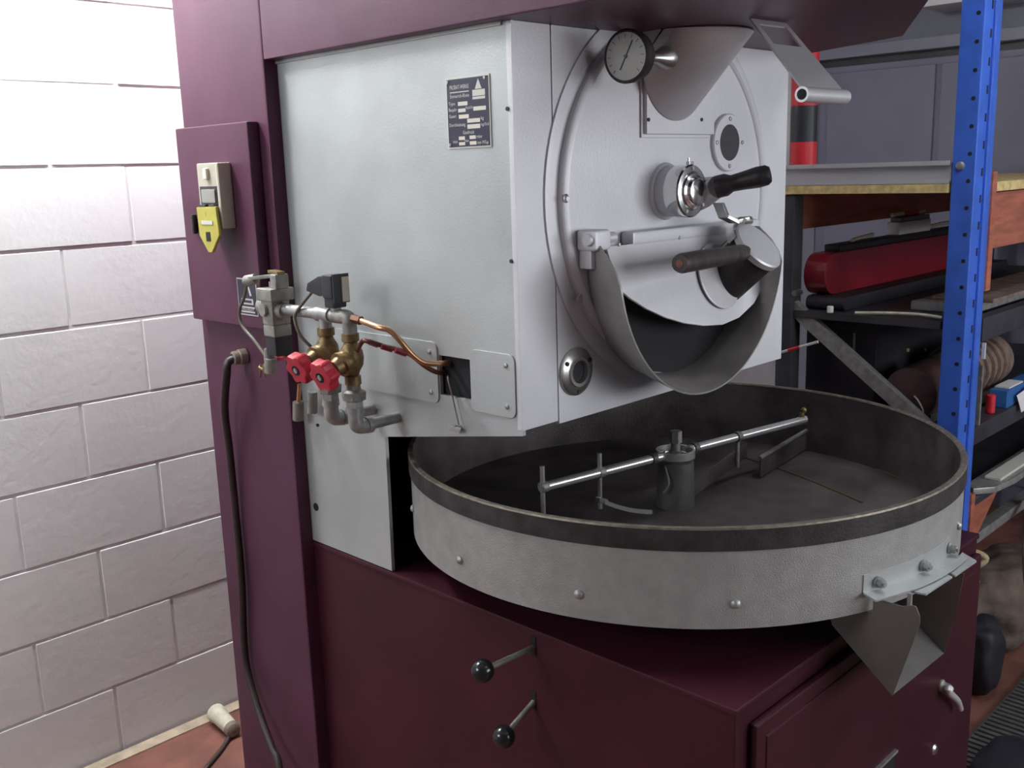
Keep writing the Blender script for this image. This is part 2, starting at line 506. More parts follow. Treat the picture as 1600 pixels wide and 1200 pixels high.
# front: corner strip and plate
R(MB().box((X0 - .001, YF, 1.162), (1.292, YF + .012, ZH), .0015), 'front_corner_strip', 'silver_front')
fp = R(MB().box((1.2945, YF, 1.156), (XB, YF + .014, ZH), .0015), 'front_plate', 'silver_front')
R(MB().box((XB - .006, YF + .012, 1.156), (XB + .002, YC - .002, ZH), .001), 'side_panel', 'silver')

# round drum door
DC = V((1.622, YF, 1.546)); DR = .3225
door = R(MB().lathe(DC, (0, -1, 0), [(0, DR + .004), (.014, DR + .003), (.018, DR - .001), (.0195, DR - .010), (.0165, DR - .013), (.0165, 0)], 96), 'drum_door', 'silver_front')
MB().lathe(DC + V((0, -.0005, 0)), (0, -1, 0), [(0, DR + .034), (.003, DR + .033), (.0045, DR + .022), (.0045, DR + .002)], 96).build('door_flange', 'silver_front', door)
YD = YF - .0165
for (px, py) in ((884, 310), (905, 466)):
    p = at(px, py, 1, YD); MB().lathe(p, (0, -1, 0), [(0, .008), (.002, .008), (.003, .006), (.0022, .003), (.0022, 0)], 14).build('screw', 'steel', door)

# inlet plate and inlet spout
pa = at(1003, 210, 1, YD); pb = at(1104, 205, 1, YD)
ip = R(MB().box((pa.x, YD - .012, pa.z), (pb.x + .01, YD, ZH - .012), .002).box((pa.x - .006, YD - .004, pa.z - .006), (pb.x + .004, YD, ZH - .012), .001), 'inlet_plate', 'silver_front')
for (px, py) in ((1013, 187), (1096, 187)):
    p = at(px, py, 1, YD - .012); MB().cyl(p, p - V((0, .002, 0)), .0035, 10).build('screw', 'rim_dark', ip)
_ib = at(1055, 187, 1, YD - .013); ir = .100; ic = V((_ib.x + .002, YD - .012, _ib.z + ir)); ax_ = V((0, -.70, .72)).normalized()
g = []
for k in range(25):
    t = math.pi + math.pi * k / 24
    base = ic + V((math.cos(t) * ir, 0, math.sin(t) * ir * 1.0))
    row = []
    Lm = (ZH - base.z) / ax_.z
    for j in range(9): row.append(base + ax_ * (Lm * j / 8 * 0.99))
    g.append(row)
R(MB().sheet(g, .003), 'inlet_spout', 'bare_sheet')
# side walls closing the upper part of the spout
R(MB().prism([ic + V((-ir, 0, 0)), ic + V((-ir, 0, .06)), ic + V((-ir, -.05, .062)), ], (.003, 0, 0)), 'spout_cheek', 'bare_sheet')
R(MB().prism([ic + V((ir, 0, 0)), ic + V((ir, 0, .06)), ic + V((ir, -.05, .062)), ], (-.003, 0, 0)), 'spout_cheek', 'bare_sheet')
# slide handle: flat strap with rolled tube end
t0 = V((1.472, .805, 1.704)); t1 = V((1.614, .805, 1.704))
u0 = at(1170, 30, 2, ZH - .001); u1 = at(1226, 37, 2, ZH - .001)
sl = MB()
q0 = t0 + V((.004, .004, .008)); q1 = t1 + V((-.001, .004, .008))
un = (u0 - q0).cross(q1 - q0).normalized()
if un.y > 0: un = -un


def lerp(a, b, t): return a + (b - a) * t


# strap with a slot near its upper end (four strips)
for (s0_, s1_, w0, w1) in ((0, .62, 0, 1), (.62, .92, 0, .13), (.62, .92, .87, 1), (.92, 1, 0, 1)):
    pts = [lerp(lerp(q0, u0, s0_), lerp(q1, u1, s0_), w0), lerp(lerp(q0, u0, s0_), lerp(q1, u1, s0_), w1), lerp(lerp(q0, u0, s1_), lerp(q1, u1, s1_), w1), lerp(lerp(q0, u0, s1_), lerp(q1, u1, s1_), w0)]
    sl.prism(pts, un * .003)
R(sl, 'slide_strap', 'aluminium')
L_ = (t1 - t0).length
R(MB().lathe(t0, t1 - t0, [(0, .0085), (0, .012), (L_, .012), (L_, .0085), (0, .0085)], 20), 'slide_grip', 'aluminium')

# thermometer
gc = at(980, 88, 1, 1.08); gr = .043
gd = V((-1, -.10, -.04)).normalized()
ga = R(MB().lathe(gc + gd * -.024, gd, [(0, 0), (0, gr * .8), (.002, gr * .93), (.014, gr), (.0265, gr + .001), (.0285, gr - .002), (.0275, gr - .0045), (.0262, gr - .0045), (.0262, 0)], 40), 'thermometer', 'rim_dark')
MB().lathe(gc + gd * .0035, gd, [(0, gr - .0045), (.001, gr - .0045), (.001, 0)], 40).build('dial', 'dial', ga)
_, du, dv = fr(gd)
nd = (V((0, 0, 1)) * .8 + V((0, -1, 0)) * .45).normalized()
nd = (nd - gd * nd.dot(gd)).normalized(); nn = gd.cross(nd)
ndl = MB().obox(gc + gd * .0055 + nd * .002, nd * .026, nn * .0009, gd * .0004).cyl(gc + gd * .0045, gc + gd * .0065, .003, 12)
ndl.build('needle', 'black_plastic', ga)
tk = MB()
for k in range(13):
    an = math.radians(-135 + k * 22.5); dr_ = (V((0, 0, 1)) * math.cos(an) + nn * 0 + V((0, -1, 0)) * math.sin(an)); dr_ = (dr_ - gd * dr_.dot(gd)).normalized(); dn = gd.cross(dr_)
    tk.obox(gc + gd * .005 + dr_ * (gr * .76), dr_ * .003, dn * .0004, gd * .0002)
tk.build('dial_marks', 'black_plastic', ga)
st = MB().lathe(gc - gd * .022, -gd, [(0, .008), (.022, .008)], 16)
st.build('stem', 'brass', ga)
e0 = gc - gd * .042
MB().hexa(e0, e0 - gd * .02, .018).build('stem_nut', 'iron_dark', ga)
MB().lathe(e0 - gd * .02, -gd, [(0, .009), (.03, .010), (.055, .020), (.072, .020), (.072, 0)], 20).build('stem_boss', 'steel', ga)

# sight glass with flange
p = at(1135, 223, 1, YD)
sg = R(MB().lathe(p, (0, -1, 0), [(0, .057), (.006, .057), (.008, .055), (.008, .036), (.004, .035)], 40), 'sight_glass', 'silver_front')
MB().lathe(p, (0, -1, 0), [(.003, .0355), (.007, .0355), (.0075, .034), (.006, 0)], 36).build('glass', 'glass_dark', sg)
for k in range(4):
    an = math.pi / 2 * k; q = p + V((math.cos(an) * .0465, -.008, math.sin(an) * .0465))
    MB().lathe(q, (0, -1, 0), [(0, .0045), (.002, .0035), (.0025, 0)], 10).build('screw', 'steel', sg)

# sample tube (trier) with wooden handle
p = at(1040, 299, 1, YD)
tr = R(MB().lathe(p, (0, -1, 0), [(0, .054), (.006, .052), (.008, .047), (.050, .047), (.052, .044), (.052, 0)], 40), 'sampler', 'silver_front')
MB().lathe(p, (0, -1, 0), [(.028, .0475), (.030, .0485), (.058, .0485), (.061, .046), (.062, .036), (.058, .034), (.058, 0)], 40).build('chrome_collar', 'chrome', tr)
MB().lathe(p, (0, -1, 0), [(.055, .034), (.066, .033), (.068, .029), (.066, .027), (.072, .025), (.074, .022), (.074, 0)], 40).build('chrome_cap', 'chrome', tr)
for an in (.4, 1.6, 4.2, 5.6):
    q = p + V((math.cos(an) * .0415, -.061, math.sin(an) * .0415)); MB().lathe(q, (0, -1, 0), [(0, .004), (.003, .0035), (.003, 0)], 8).build('screw', 'steel', tr)
q = p + V((.010, -.045, .048)); MB().cyl(q, q + V((0, 0, .013)), .002, 8).obox(q + V((0, -.003, .003)), (.007, 0, 0), (0, .004, 0), (0, 0, .003), .001).build('catch', 'steel', tr)
# the scoop handle: cone then wood, pointing out of the door right beside the cap
h0 = at(1096, 302, 1, YD - .03); h1 = at(1121, 292, 1, YD - .085)
h2 = at(1205, 272, 1, YD - .175)
MB().lathe(h0, h1 - h0, [(-.02, 0), (-.02, .031), (0, .030), ((h1 - h0).length, .0205), ((h1 - h0).length, .0)], 28).build('handle_cone', 'bare_sheet', tr)
hd = (h2 - h1).normalized(); hl = (h2 - h1).length
MB().lathe(h1, hd, [(-.002, .0), (-.002, .021), (.018 * hl / .11, .021), (.028, .0155), (.045, .0165), (hl * .75, .0195), (hl * .92, .0185), (hl * .985, .014), (hl, .0)], 28).build('wood_handle', 'wood_black', tr)

# discharge: hinge bar, flap, spout, counterweight
zb_ = 1.478
h = R(MB().box((1.452, YD - .030, zb_ - .016), (1.885, YD, zb_ + .010), .006), 'hinge_rail', 'silver_front')
for px in (968, 1062): 
    q = at(px, 385, 1, YD - .03); MB().lathe(V((q.x, YD - .029, zb_ - .01)), (0, -1, 0), [(0, .004), (.002, .003), (.002, 0)], 8).build('screw', 'steel', h)
# flap hanging from the rail: lower edge traced from the photo on its tilted plane
fo = V((1.6, YD - .028, zb_ - .012)); fn = V((0, -1, -.30)).normalized(); fn = V((0, -1, .30)); fn.normalize()
fl = [onp(px, py, fo, fn) for px, py in ((966, 450), (985, 466), (1010, 482), (1040, 496), (1070, 505), (1100, 509), (1130, 507), (1155, 496), (1178, 474), (1192, 448))]
top0 = V((fl[0].x - .005, fo.y, zb_ - .012)); top1 = V((fl[-1].x + .005, fo.y, zb_ - .012))
fl_poly = [top0] + fl + [top1]
flap = R(MB().prism(fl_poly, fn * -.004), 'discharge_flap', 'silver_front')
# spout: half pipe
g = []
ZT = 1.474
cF = V((1.580, 0, 1.447)); rF = .268; cB = V((1.620, 0, 1.455)); rB = .258
NU = 40; prof = []
for k in range(NU + 1):
    t = math.pi + math.pi * k / NU; prof.append((math.cos(t), math.sin(t)))
def upt(cc, rr, y, k):
    if k == 0: return V((cc.x - rr, y, ZT))
    if k == NU + 2: return V((cc.x + rr, y, ZT))
    c_, s_ = prof[k - 1]; return V((cc.x + c_ * rr, y, cc.z + s_ * rr))
DEP = .125
for k in range(NU + 3):
    row = []
    for j in range(7):
        t = j / 6
        a = upt(cB, rB, YF - .002, k); b = upt(cF, rF, YF - DEP, k)
        q = lerp(a, b, t)
        if k <= 1 or k >= NU + 1: # rounded top corners at the lip
            pass
        row.append(q)
    g.append(row)
# cut the upper lip corners back in a curve
for k in range(NU + 3):
    for j in range(7):
        a = g[k][0]; b = g[k][6].copy()
for k in range(NU + 3):
    zz = g[k][6].z
    f_ = 1.0
    if zz > 1.40: f_ = 1.0 - .55 * ((zz - 1.40) / (ZT - 1.40)) ** 1.6
    a = g[k][0].copy(); b = g[k][6].copy()
    for j in range(7): g[k][j] = lerp(a, b, j / 6 * f_)
spout = R(MB().sheet(g, -.003), 'discharge_spout', 'spout_sheet')
gi = [[p + (V((cB.x, p.y, 1.46)) - p).normalized() * .0035 for p in row] for row in g]
MB().sheet(gi, .0015).build('spout_lining', 'oily_sheet', spout)
for xs in (cB.x - rB - .012,):
    MB().box((xs - .022, YD - .045, 1.462), (xs + .022, YD, 1.498), .006).box((xs - .016, YD - .03, 1.43), (xs + .006, YD, 1.47), .004).build('pivot_bracket', 'silver_front', spout)
    MB().cyl((xs - .03, YD - .03, 1.482), (xs + .045, YD - .03, 1.482), .010, 14).build('pivot_pin', 'silver_front', spout)
# black half disc painting the shade inside the drum mouth behind the flap
mp_ = [(cB.x + math.cos(math.pi + math.pi * k / 32) * (rB - .006), YF - .0235, cB.z + math.sin(math.pi + math.pi * k / 32) * (rB - .006)) for k in range(33)]
R(MB().prism(mp_, (0, .0035, 0)), 'mouth_shade', 'void_dark')
# counterweight drum on the flap
w1 = at(1186, 383, 1, YD - .115)
wd = V((.03, -.73, .66)).normalized(); WR = .053; WLn = .140
w0 = w1 - wd * WLn
cw = R(MB().lathe(w0, wd, [(0, 0), (0, WR * .9), (.004, WR * .94), (WLn - .008, WR * .97), (WLn - .008, 0)], 40), 'counterweight', 'rim_dark')
MB().lathe(w1, wd, [(-.012, WR), (-.012, WR + .002), (-.001, WR + .003), (.002, WR), (.0025, 0)], 40).build('weight_cap', 'aluminium', cw)
# round plate on the flap the weight leans on
pc = onp(1120, 432, fo, fn) + fn * .004
_, pu, pv = fr(fn)
R(MB().lathe(pc, fn, [(0, .066), (.003, .066), (.004, .064), (.004, 0)], 40), 'flap_disc', 'bare_sheet')
# its wooden grip
g1 = at(1062, 412, 1, YD - .15); g0 = w1 - wd * .022 + V((-.042, -.012, .004))
gdv = (g1 - g0).normalized(); gl = (g1 - g0).length
MB().lathe(g0, gdv, [(-.01, 0), (-.01, .012), (.01, .015), (.02, .0165), (gl * .7, .0178), (gl * .97, .0175), (gl, .0150), (gl, .0)], 28).build('grip', 'wood_brown', cw)
MB().lathe(g1 - gdv * .0005, gdv, [(0, .0075), (.0015, .007), (.0015, 0)], 16).build('grip_pin', 'copper_dark', cw)
# arched strap over the weight and the link up to the sampler
g = []
_, su, sv = fr(wd)
for k in range(19):
    an = math.radians(-60 + 130 * k / 18)
    up = (V((0, 0, 1)) - wd * wd.z).normalized(); rt = up.cross(wd).normalized()
    if rt.x < 0: rt = -rt
    dirv = up * math.cos(an) + rt * math.sin(an)
    g.append([w1 + wd * -.004 + dirv * (WR + .003 + .006 * (math.sin(k / 18 * math.pi))), w1 - wd * .024 + dirv * (WR + .003 + .008 * math.sin(k / 18 * math.pi))])
MB().sheet(g, .0025).build('strap', 'steel', cw)
k0 = at(1123, 318, 1, YD - .07); k1 = at(1131, 338, 1, YD - .08); k2 = at(1147, 346, 1, YD - .09); k3 = at(1163, 342, 1, YD - .10)
lk = MB()
for a_, b_ in ((k0, k1), (k1, k2), (k2, k3)):
    dv_ = (b_ - a_); lk.obox((a_ + b_) / 2, dv_ * .56, V((0, 1, 0)).cross(dv_).normalized() * .004, V((0, .011, 0)), .001)
lk.build('link', 'steel', cw)
MB().cyl(k3 + V((-.012, 0, -.004)), k3 + V((.018, 0, -.004)), .009, 14).build('link_pin', 'steel', cw)
l0 = at(1152, 366, 1, YD - .08); l1 = at(1112, 405, 1, YD - .05)
MB().tube([l0, l1], .004, 8, smooth=False).build('pull_rod', 'steel', cw)

# small burner sight tube low on the front plate
p = at(899, 580, 1, YF)
bs = R(MB().lathe(p, (0, -1, 0), [(0, .044), (.004, .044), (.008, .038), (.009, .030), (.012, .027), (.012, .021), (.004, .020)], 36), 'burner_sight', 'steel')
MB().lathe(p, (0, -1, 0), [(.001, .0205), (.003, .0205), (.003, 0)], 28).build('glass', 'glass_dark', bs)
for an in (.5, 2.6, 4.7):
    q = p + V((math.cos(an) * .036, -.007, math.sin(an) * .036)); MB().lathe(q, (0, -1, 0), [(0, .0045), (.003, .004), (.003, 0)], 10).build('screw', 'rim_dark', bs)

# ------------------------------------------------ cooling tray
TC = V((1.68, 1.186, 0)); TR = .5547; ZR = 1.05; ZT0 = .88; ZFL = .898
tray = R(MB().lathe(TC, (0, 0, 1), [(ZT0, TR - .02), (ZT0, TR), (1.016, TR), (1.016, TR - .006)], 128), 'tray_wall', 'silver_tray')
MB().lathe(TC, (0, 0, 1), [(1.012, TR - .004), (1.012, TR + .004), (ZR - .003, TR + .004), (ZR - .003, TR - .008)], 128).build('rim_band', 'rim_dark', tray)
MB().lathe(TC, (0, 0, 1), [(ZR - .003, TR + .0042), (ZR, TR + .003), (ZR, TR - .006), (ZR - .003, TR - .0085)], 128).build('rim_edge', 'rim_edge', tray)
MB().lathe(TC, (0, 0, 1), [(ZFL - .006, TR - .012), (ZR - .004, TR - .0075), (ZR - .004, TR - .0005), (ZFL - .006, TR - .004)], 128).build('inner_wall', 'iron_dark', tray)
R(MB().lathe(TC, (0, 0, 1), [(ZFL - .006, 0), (ZFL - .006, TR - .006), (ZFL, TR - .011), (ZFL, 0)], 96), 'sieve_floor', 'floor_plate')
R(MB().lathe(TC, (0, 0, 1), [(ZB + .001, .34), (ZFL - .02, .40), (ZFL - .012, .5), (ZFL - .008, 0)], 64), 'tray_pan', 'dark_steel')
# ribs of the sieve floor
fl_ = MB()
for (A, B) in (((1165, 716), (1348, 786)), ((1245, 686), (1440, 762))):
    a = at(*A, 2, ZFL); b = at(*B, 2, ZFL)
    m_ = (a + b) / 2 + V((.02, .02, 0))
    fl_.tube([a + V((0, 0, .001)), m_ + V((0, 0, .001)), b + V((0, 0, .001))], .0022, 6)
R(fl_, 'floor_seam', 'brass_line')
def onring(az, z): an = math.radians(az); return TC + V((math.cos(an) * TR, math.sin(an) * TR, z)), V((math.cos(an), math.sin(an), 0))
for az, z in ((146, .945), (172, .923), (199, .923), (225, .923), (-79, .948), (-50, .923), (-20, .923), (10, .923), (40, .923), (70, .923), (100, .923)):
    q, d = onring(az, z); MB().lathe(q, d, [(0, .008), (.003, .0078), (.006, .005), (.007, 0)], 14).build('rivet', 'galvanised', tray)
# stirrer
hub = R(MB().lathe(TC, (0, 0, 1), [(ZFL, .041), (ZFL + .012, .040), (.995, .038), (1.0, .030), (1.0, 0)], 36), 'stirrer_hub', 'hub_steel')
MB().cyl(TC + V((0, 0, .998)), TC + V((0, 0, 1.035)), .010, 14).cyl(TC + V((0, 0, 1.035)), TC + V((0, 0, 1.060)), .013, 6).cyl(TC + V((0, 0, 1.012)), TC + V((0, 0, 1.018)), .014, 6).build('hub_nut', 'cast_steel', hub)
ZA = 1.012
aL = at(845, 762, 2, ZA); aR = at(1258, 655, 2, ZA); aC = TC + V((0, 0, ZA))
dL = (aL - aC).normalized(); dR = (aR - aC).normalized()
arm = R(MB().cyl(aC + dL * .036, aL, .0092, 16, ch=.001).cyl(aC + dR * .036, aR, .0092, 16, ch=.001), 'stirrer_arm', 'bright_steel')
MB().lathe(TC + V((0, 0, ZA - .008)), (0, 0, 1), [(0, .036), (0, .041), (.016, .041), (.016, .036)], 36).build('hub_band', 'bright_steel', arm)
def arm_pt(d, px):  # point of the arm closest to an image column
    best = None
    for k in range(200):
        q = aC + d * (.03 + k * .0025)
        c_ = V((_xd[0] * (q - CAM).x + _yd[0] * (q - CAM).y + _zu[0] * (q - CAM).z, 0, _xd[2] * (q - CAM).x + _yd[2] * (q - CAM).y + _zu[2] * (q - CAM).z))
        x_ = 800 + F * c_.x / c_.z
        if best is None or abs(x_ - px) < best[0]: best = (abs(x_ - px), q)
    return best[1]
for d_, px, up_, dn_ in ((dL, 848, .042, .09), (dL, 937, .040, .075)):
    q = arm_pt(d_, px)
    MB().cyl(q - V((0, 0, dn_)), q + V((0, 0, up_)), .0048, 10).build('arm_pin', 'cast_steel', arm)
    MB().lathe(q - dL * .010, dL, [(0, .0093), (0, .0108), (.014, .0108), (.014, .0093)], 16).build('clamp', 'cast_steel', arm)
for px in (1020, 1085, 1153):
    q = arm_pt(dL if px < 1050 else dR, px); d_ = dL if px < 1050 else dR
    MB().lathe(q - d_ * .006, d_, [(0, .0093), (0, .0120), (.012, .0120), (.012, .0093)], 16).build('clamp', 'iron_dark', arm)
q = arm_pt(dR, 1153); MB().cyl(q - V((0, 0, .07)), q, .005, 10).build('arm_pin', 'cast_steel', arm)
q = arm_pt(dR, 1252); MB().cyl(q, q + V((0, 0, .018)), .006, 10).ball(q + V((.002, -.004, .024)), .007, 12).build('end_bolt', 'brass', arm)
# blades
def blade(pts, hgt, nm, m, th=.003):
    g = [[V(p), V(p) + V((0, 0, hgt))] for p in pts]
    return MB().sheet(g, th).build(nm, m, arm)
a = arm_pt(dL, 937) - V((0, 0, .062)); b = at(1018, 803, 2, ZFL + .006)
blade([lerp(a, b, t) + V((0, -.03 * math.sin(math.pi * t) * 0, -.006 * math.sin(math.pi * t))) for t in [i / 8 for i in range(9)]], .009, 'scraper_blade', 'bright_steel')
MB().obox(a + V((.006, 0, .002)), (.014, 0, -.006), (0, .006, 0), (0, 0, .006), .002).build('blade_hook', 'steel', arm)
a = at(1187, 716, 2, ZFL + .05); b = at(1260, 673, 2, ZFL + .05)
MB().tube([a, b], .0055, 8, smooth=False).build('paddle_rod', 'cast_steel', arm)
blade([a + V((0, 0, -.045)), (a + b) / 2 + V((.01, 0, -.045)), b + V((0, 0, -.045))], .04, 'paddle', 'iron_dark')
a = TC + V((.03, -.02, ZFL + .004)); b = at(1170, 742, 2, ZFL)
blade([TC + V((.05, -.005, ZFL + .004)), lerp(TC + V((.05, -.005, ZFL)), at(1165, 716, 2, ZFL), .5) + V((0, 0, .004)), at(1165, 716, 2, ZFL) + V((0, 0, .004))], .035, 'paddle', 'iron_dark')
MB().tube([at(1038, 706, 2, ZA), at(1040, 730, 2, .99), at(1045, 755, 2, .96), at(1036, 770, 2, .94)], .0022, 6).build('hub_wire', 'bakelite', arm)

# outlet of the tray: curved angle, slide gate, chute
ZO = .911
def arcp(az, r, z): an = math.radians(az); return V((TC.x + math.cos(an) * r, TC.y + math.sin(an) * r, z))
g = []
azs = [-112 + 27 * k / 18 for k in range(19)]
oa = R(MB().sheet([[arcp(z_, TR + .002, .945), arcp(z_, TR + .002, ZO + .004)] for z_ in azs], .003).sheet([[arcp(z_, TR + .002, ZO + .004), arcp(z_, TR + .030, ZO + .002)] for z_ in azs], .003), 'outlet_angle', 'silver')
for az in (-109, -97, -86):
    q = arcp(az, TR + .003, .928); d = V((math.cos(math.radians(az)), math.sin(math.radians(az)), 0))
    MB().cyl(q, q + d * .004, .010, 14).hexa(q + d * .004, q + d * .012, .008).cyl(q, q + d * .016, .004, 10).build('bolt', 'galvanised', oa)
for quad in (((1411, 921), (1447, 928), (1488, 901), (1467, 890)), ((1473, 890), (1493, 899), (1526, 876), (1504, 863))):
    pts = [at(px, py, 2, ZO - .003) for px, py in quad]
    MB().prism(pts, (0, 0, -.003)).build('gate_plate', 'silver', oa)
q = at(1421, 945, 0, 1.500); MB().cyl(q + V((0, 0, .02)), q - V((0, 0, .010)), .004, 10).ball(q - V((0, 0, .012)), .0055, 10).build('gate_pin', 'galvanised', oa)
XLc = 1.487
lip0 = at(1395, 1086, 0, XLc); lip1 = at(1476, 1020, 1, lip0.y); XRc = lip1.x
bk0 = at(1300, 974, 0, XLc)
c1 = at(1437, 976, 0, XLc); c2 = at(1431, 948, 0, XLc); c3 = at(1411, 926, 0, XLc)
ytop = TC.y - math.sqrt(max(.0, (TR - .01) ** 2 - (XLc - TC.x) ** 2))
zt = .876
yfw = TC.y - math.sqrt(TR ** 2 - (XLc - TC.x) ** 2) - .006
zc3 = min(c3.z, ZO - .008)
chl = [lip0, c1, lerp(c1, c2, .5) + V((0, -.003, .0)), c2, lerp(c2, V((XLc, c3.y, zc3)), .5) + V((0, -.004, .003)), V((XLc, c3.y, zc3)), V((XLc, yfw, zc3)), V((XLc, yfw, zt)), V((XLc, bk0.y + .02, zt)), V((XLc, bk0.y, min(bk0.z, zt)))]
ch = R(MB().prism(chl, (.002, 0, 0)), 'outlet_chute', 'chute_sheet')
rtf = at(1507, 892, 1, .590); XRt = rtf.x
rtf.z = min(rtf.z, ZO - .010)
bkR = V((XRt, bk0.y, min(bk0.z, zt)))
MB().sheet([[lip1, lerp(lip1, bkR, .5), bkR], [lerp(lip1, rtf, .5) + V((.01, 0, 0)), lerp(lerp(lip1, bkR, .5), V((XRt, .62, zt)), .5), V((XRt, .63, zt))], [rtf, V((XRt, .612, rtf.z)), V((XRt, .6225, zt + .002))]], .002).build('chute_side', 'chute_sheet', ch)
MB().sheet([[lip0, lip1], [V((XLc, bk0.y, min(bk0.z, zt))), bkR]], .002).build('chute_floor', 'chute_sheet', ch)

# ------------------------------------------------ base front: door, handle, slot
YDR = YBF - .016
bd = R(MB().box((1.235, YDR, .05), (XBR - .012, YBF - .001, .762), .006), 'base_door', 'maroon_shaded')
MB().box((1.262, YDR - .003, .075), (XBR - .04, YDR + .004, .735), .004).build('door_panel', 'maroon_shaded', bd)
s0 = at(1348, 1190, 1, YDR); s1 = at(1395, 1166, 1, YDR)
MB().box((1.57, YDR - .006, .15), (s1.x, YDR, .485), .002).build('vent_recess', 'void_dark', bd)
MB().box((1.565, YDR - .010, .483), (s1.x + .004, YDR, .488), .001).build('vent_lip', 'galvanised', bd)
p = at(1468, 1070, 1, YDR)
hh = MB().lathe(p, (0, -1, 0), [(0, .013), (.006, .013), (.010, .009), (.022, .008), (.022, 0)], 16); hh.build('latch_boss', 'cast_steel', bd)
MB().tube([p + V((0, -.02, 0)), at(1483, 1082, 1, YDR - .022), at(1496, 1095, 1, YDR - .02), at(1501, 1108, 1, YDR - .018)], [.009, .006], 10).build('latch_handle', 'aluminium', bd)
p = at(1457, 1170, 1, YDR); MB().lathe(p, (0, -1, 0), [(0, .012), (.004, .012), (.008, .008), (.008, 0)], 14).build('lock', 'steel', bd)
p = at(1452, 1148, 1, YDR); MB().lathe(p, (0, -1, 0), [(0, .004), (.002, .003), (.002, 0)], 8).build('screw', 'cast_steel', bd)
# ball levers on the base side
for (A, B, xb) in (((834, 1012), (754, 1048), None), ((834, 1097), (787, 1151), None)):
    a = at(*A, 0, X0)
    b = at(*B, 1, a.y - (0 if A[1] < 1050 else .005))
    if A[1] > 1050: b = at(*B, 0, 1.115)
    lv = R(MB().cyl(a, b, .0055, 12), 'damper_lever', 'cast_steel')
    MB().ball(b, .0205, 24).build('ball_knob', 'black_ball', lv)
    MB().obox(a + V((-.0006, 0, .004)), (.0006, 0, 0), (0, .006, 0), (0, 0, .018)).build('lever_slot', 'void_dark', lv)

# ------------------------------------------------ switch box on the column
bx = XC - .028
p0 = at(273, 203, 0, bx); p1 = at(385, 187, 0, bx); p2 = at(308, 499, 0, bx)
zt_ = (p0.z + p1.z) / 2
sb = R(MB().box((bx, p1.y, p2.z), (XC, p0.y, zt_), .004), 'switch_box', 'maroon')
a = at(306, 255, 0, bx - .032); b = at(339, 252, 0, bx - .032); c_ = at(350, 357, 0, bx - .016)
sw = R(MB().box((bx - .032, b.y, c_.z), (bx, a.y, a.z - .001), .003), 'motor_switch', 'beige_plastic')
MB().box((bx - .0325, b.y + .004, c_.z + .004), (bx - .031, b.y + .008, a.z - .005)).build('cover_seam', 'beige_light', sw)
ym = (a.y + b.y) / 2; hw_ = (a.y - b.y) / 2
tt = at(321, 272, 0, bx - .033)
MB().box((bx - .040, ym - .008, tt.z - .012), (bx - .03, ym + .008, tt.z + .012), .003).build('push_button', 'beige_light', sw)
wz = at(326, 306, 0, bx - .033)
MB().box((bx - .0335, ym - hw_ * .80, wz.z - .020), (bx - .031, ym + hw_ * .80, wz.z + .020), .001).build('bezel', 'black_plastic', sw)
MB().box((bx - .0365, ym - hw_ * .66, wz.z - .016), (bx - .032, ym + hw_ * .62, wz.z + .014), .003).build('window', 'dial', sw)
for dy in (-.75, .12):
    MB().box((bx - .042, ym + dy * hw_, wz.z - .028), (bx - .03, ym + (dy + .55) * hw_, wz.z - .018), .002).build('hinge_knuckle', 'black_plastic', sw)
yt = wz.z - .024
def yp(y, z): return (bx - .043, ym + y * hw_, z)
poly = [yp(.92, yt), yp(-.90, yt + .002), yp(-1.02, yt - .058), yp(-.20, yt - .096), yp(.14, yt - .096), yp(.86, yt - .060)]
MB().prism(poly, (.007, 0, 0), .0015).build('lock_flap', 'yellow_plastic', sw)
MB().box((bx - .0445, ym - .20 * hw_, yt - .072), (bx - .042, ym + .16 * hw_, yt - .052)).build('padlock_slot', 'void_dark', sw)
MB().box((bx - .0445, ym - .55 * hw_, yt - .036), (bx - .042, ym + .5 * hw_, yt - .028)).build('flap_window', 'plate_white', sw)
MB().text('1', (bx - .0436, ym + .003, yt - .020), (0, -1, 0), (0, 0, 1), .014).build('flap_mark', 'black_plastic', sw)
p = at(307, 350, 0, bx); R(MB().box((bx - .012, p.y - .006, p.z - .022), (bx, p.y + .006, p.z + .022), .004), 'lock_catch', 'black_plastic')

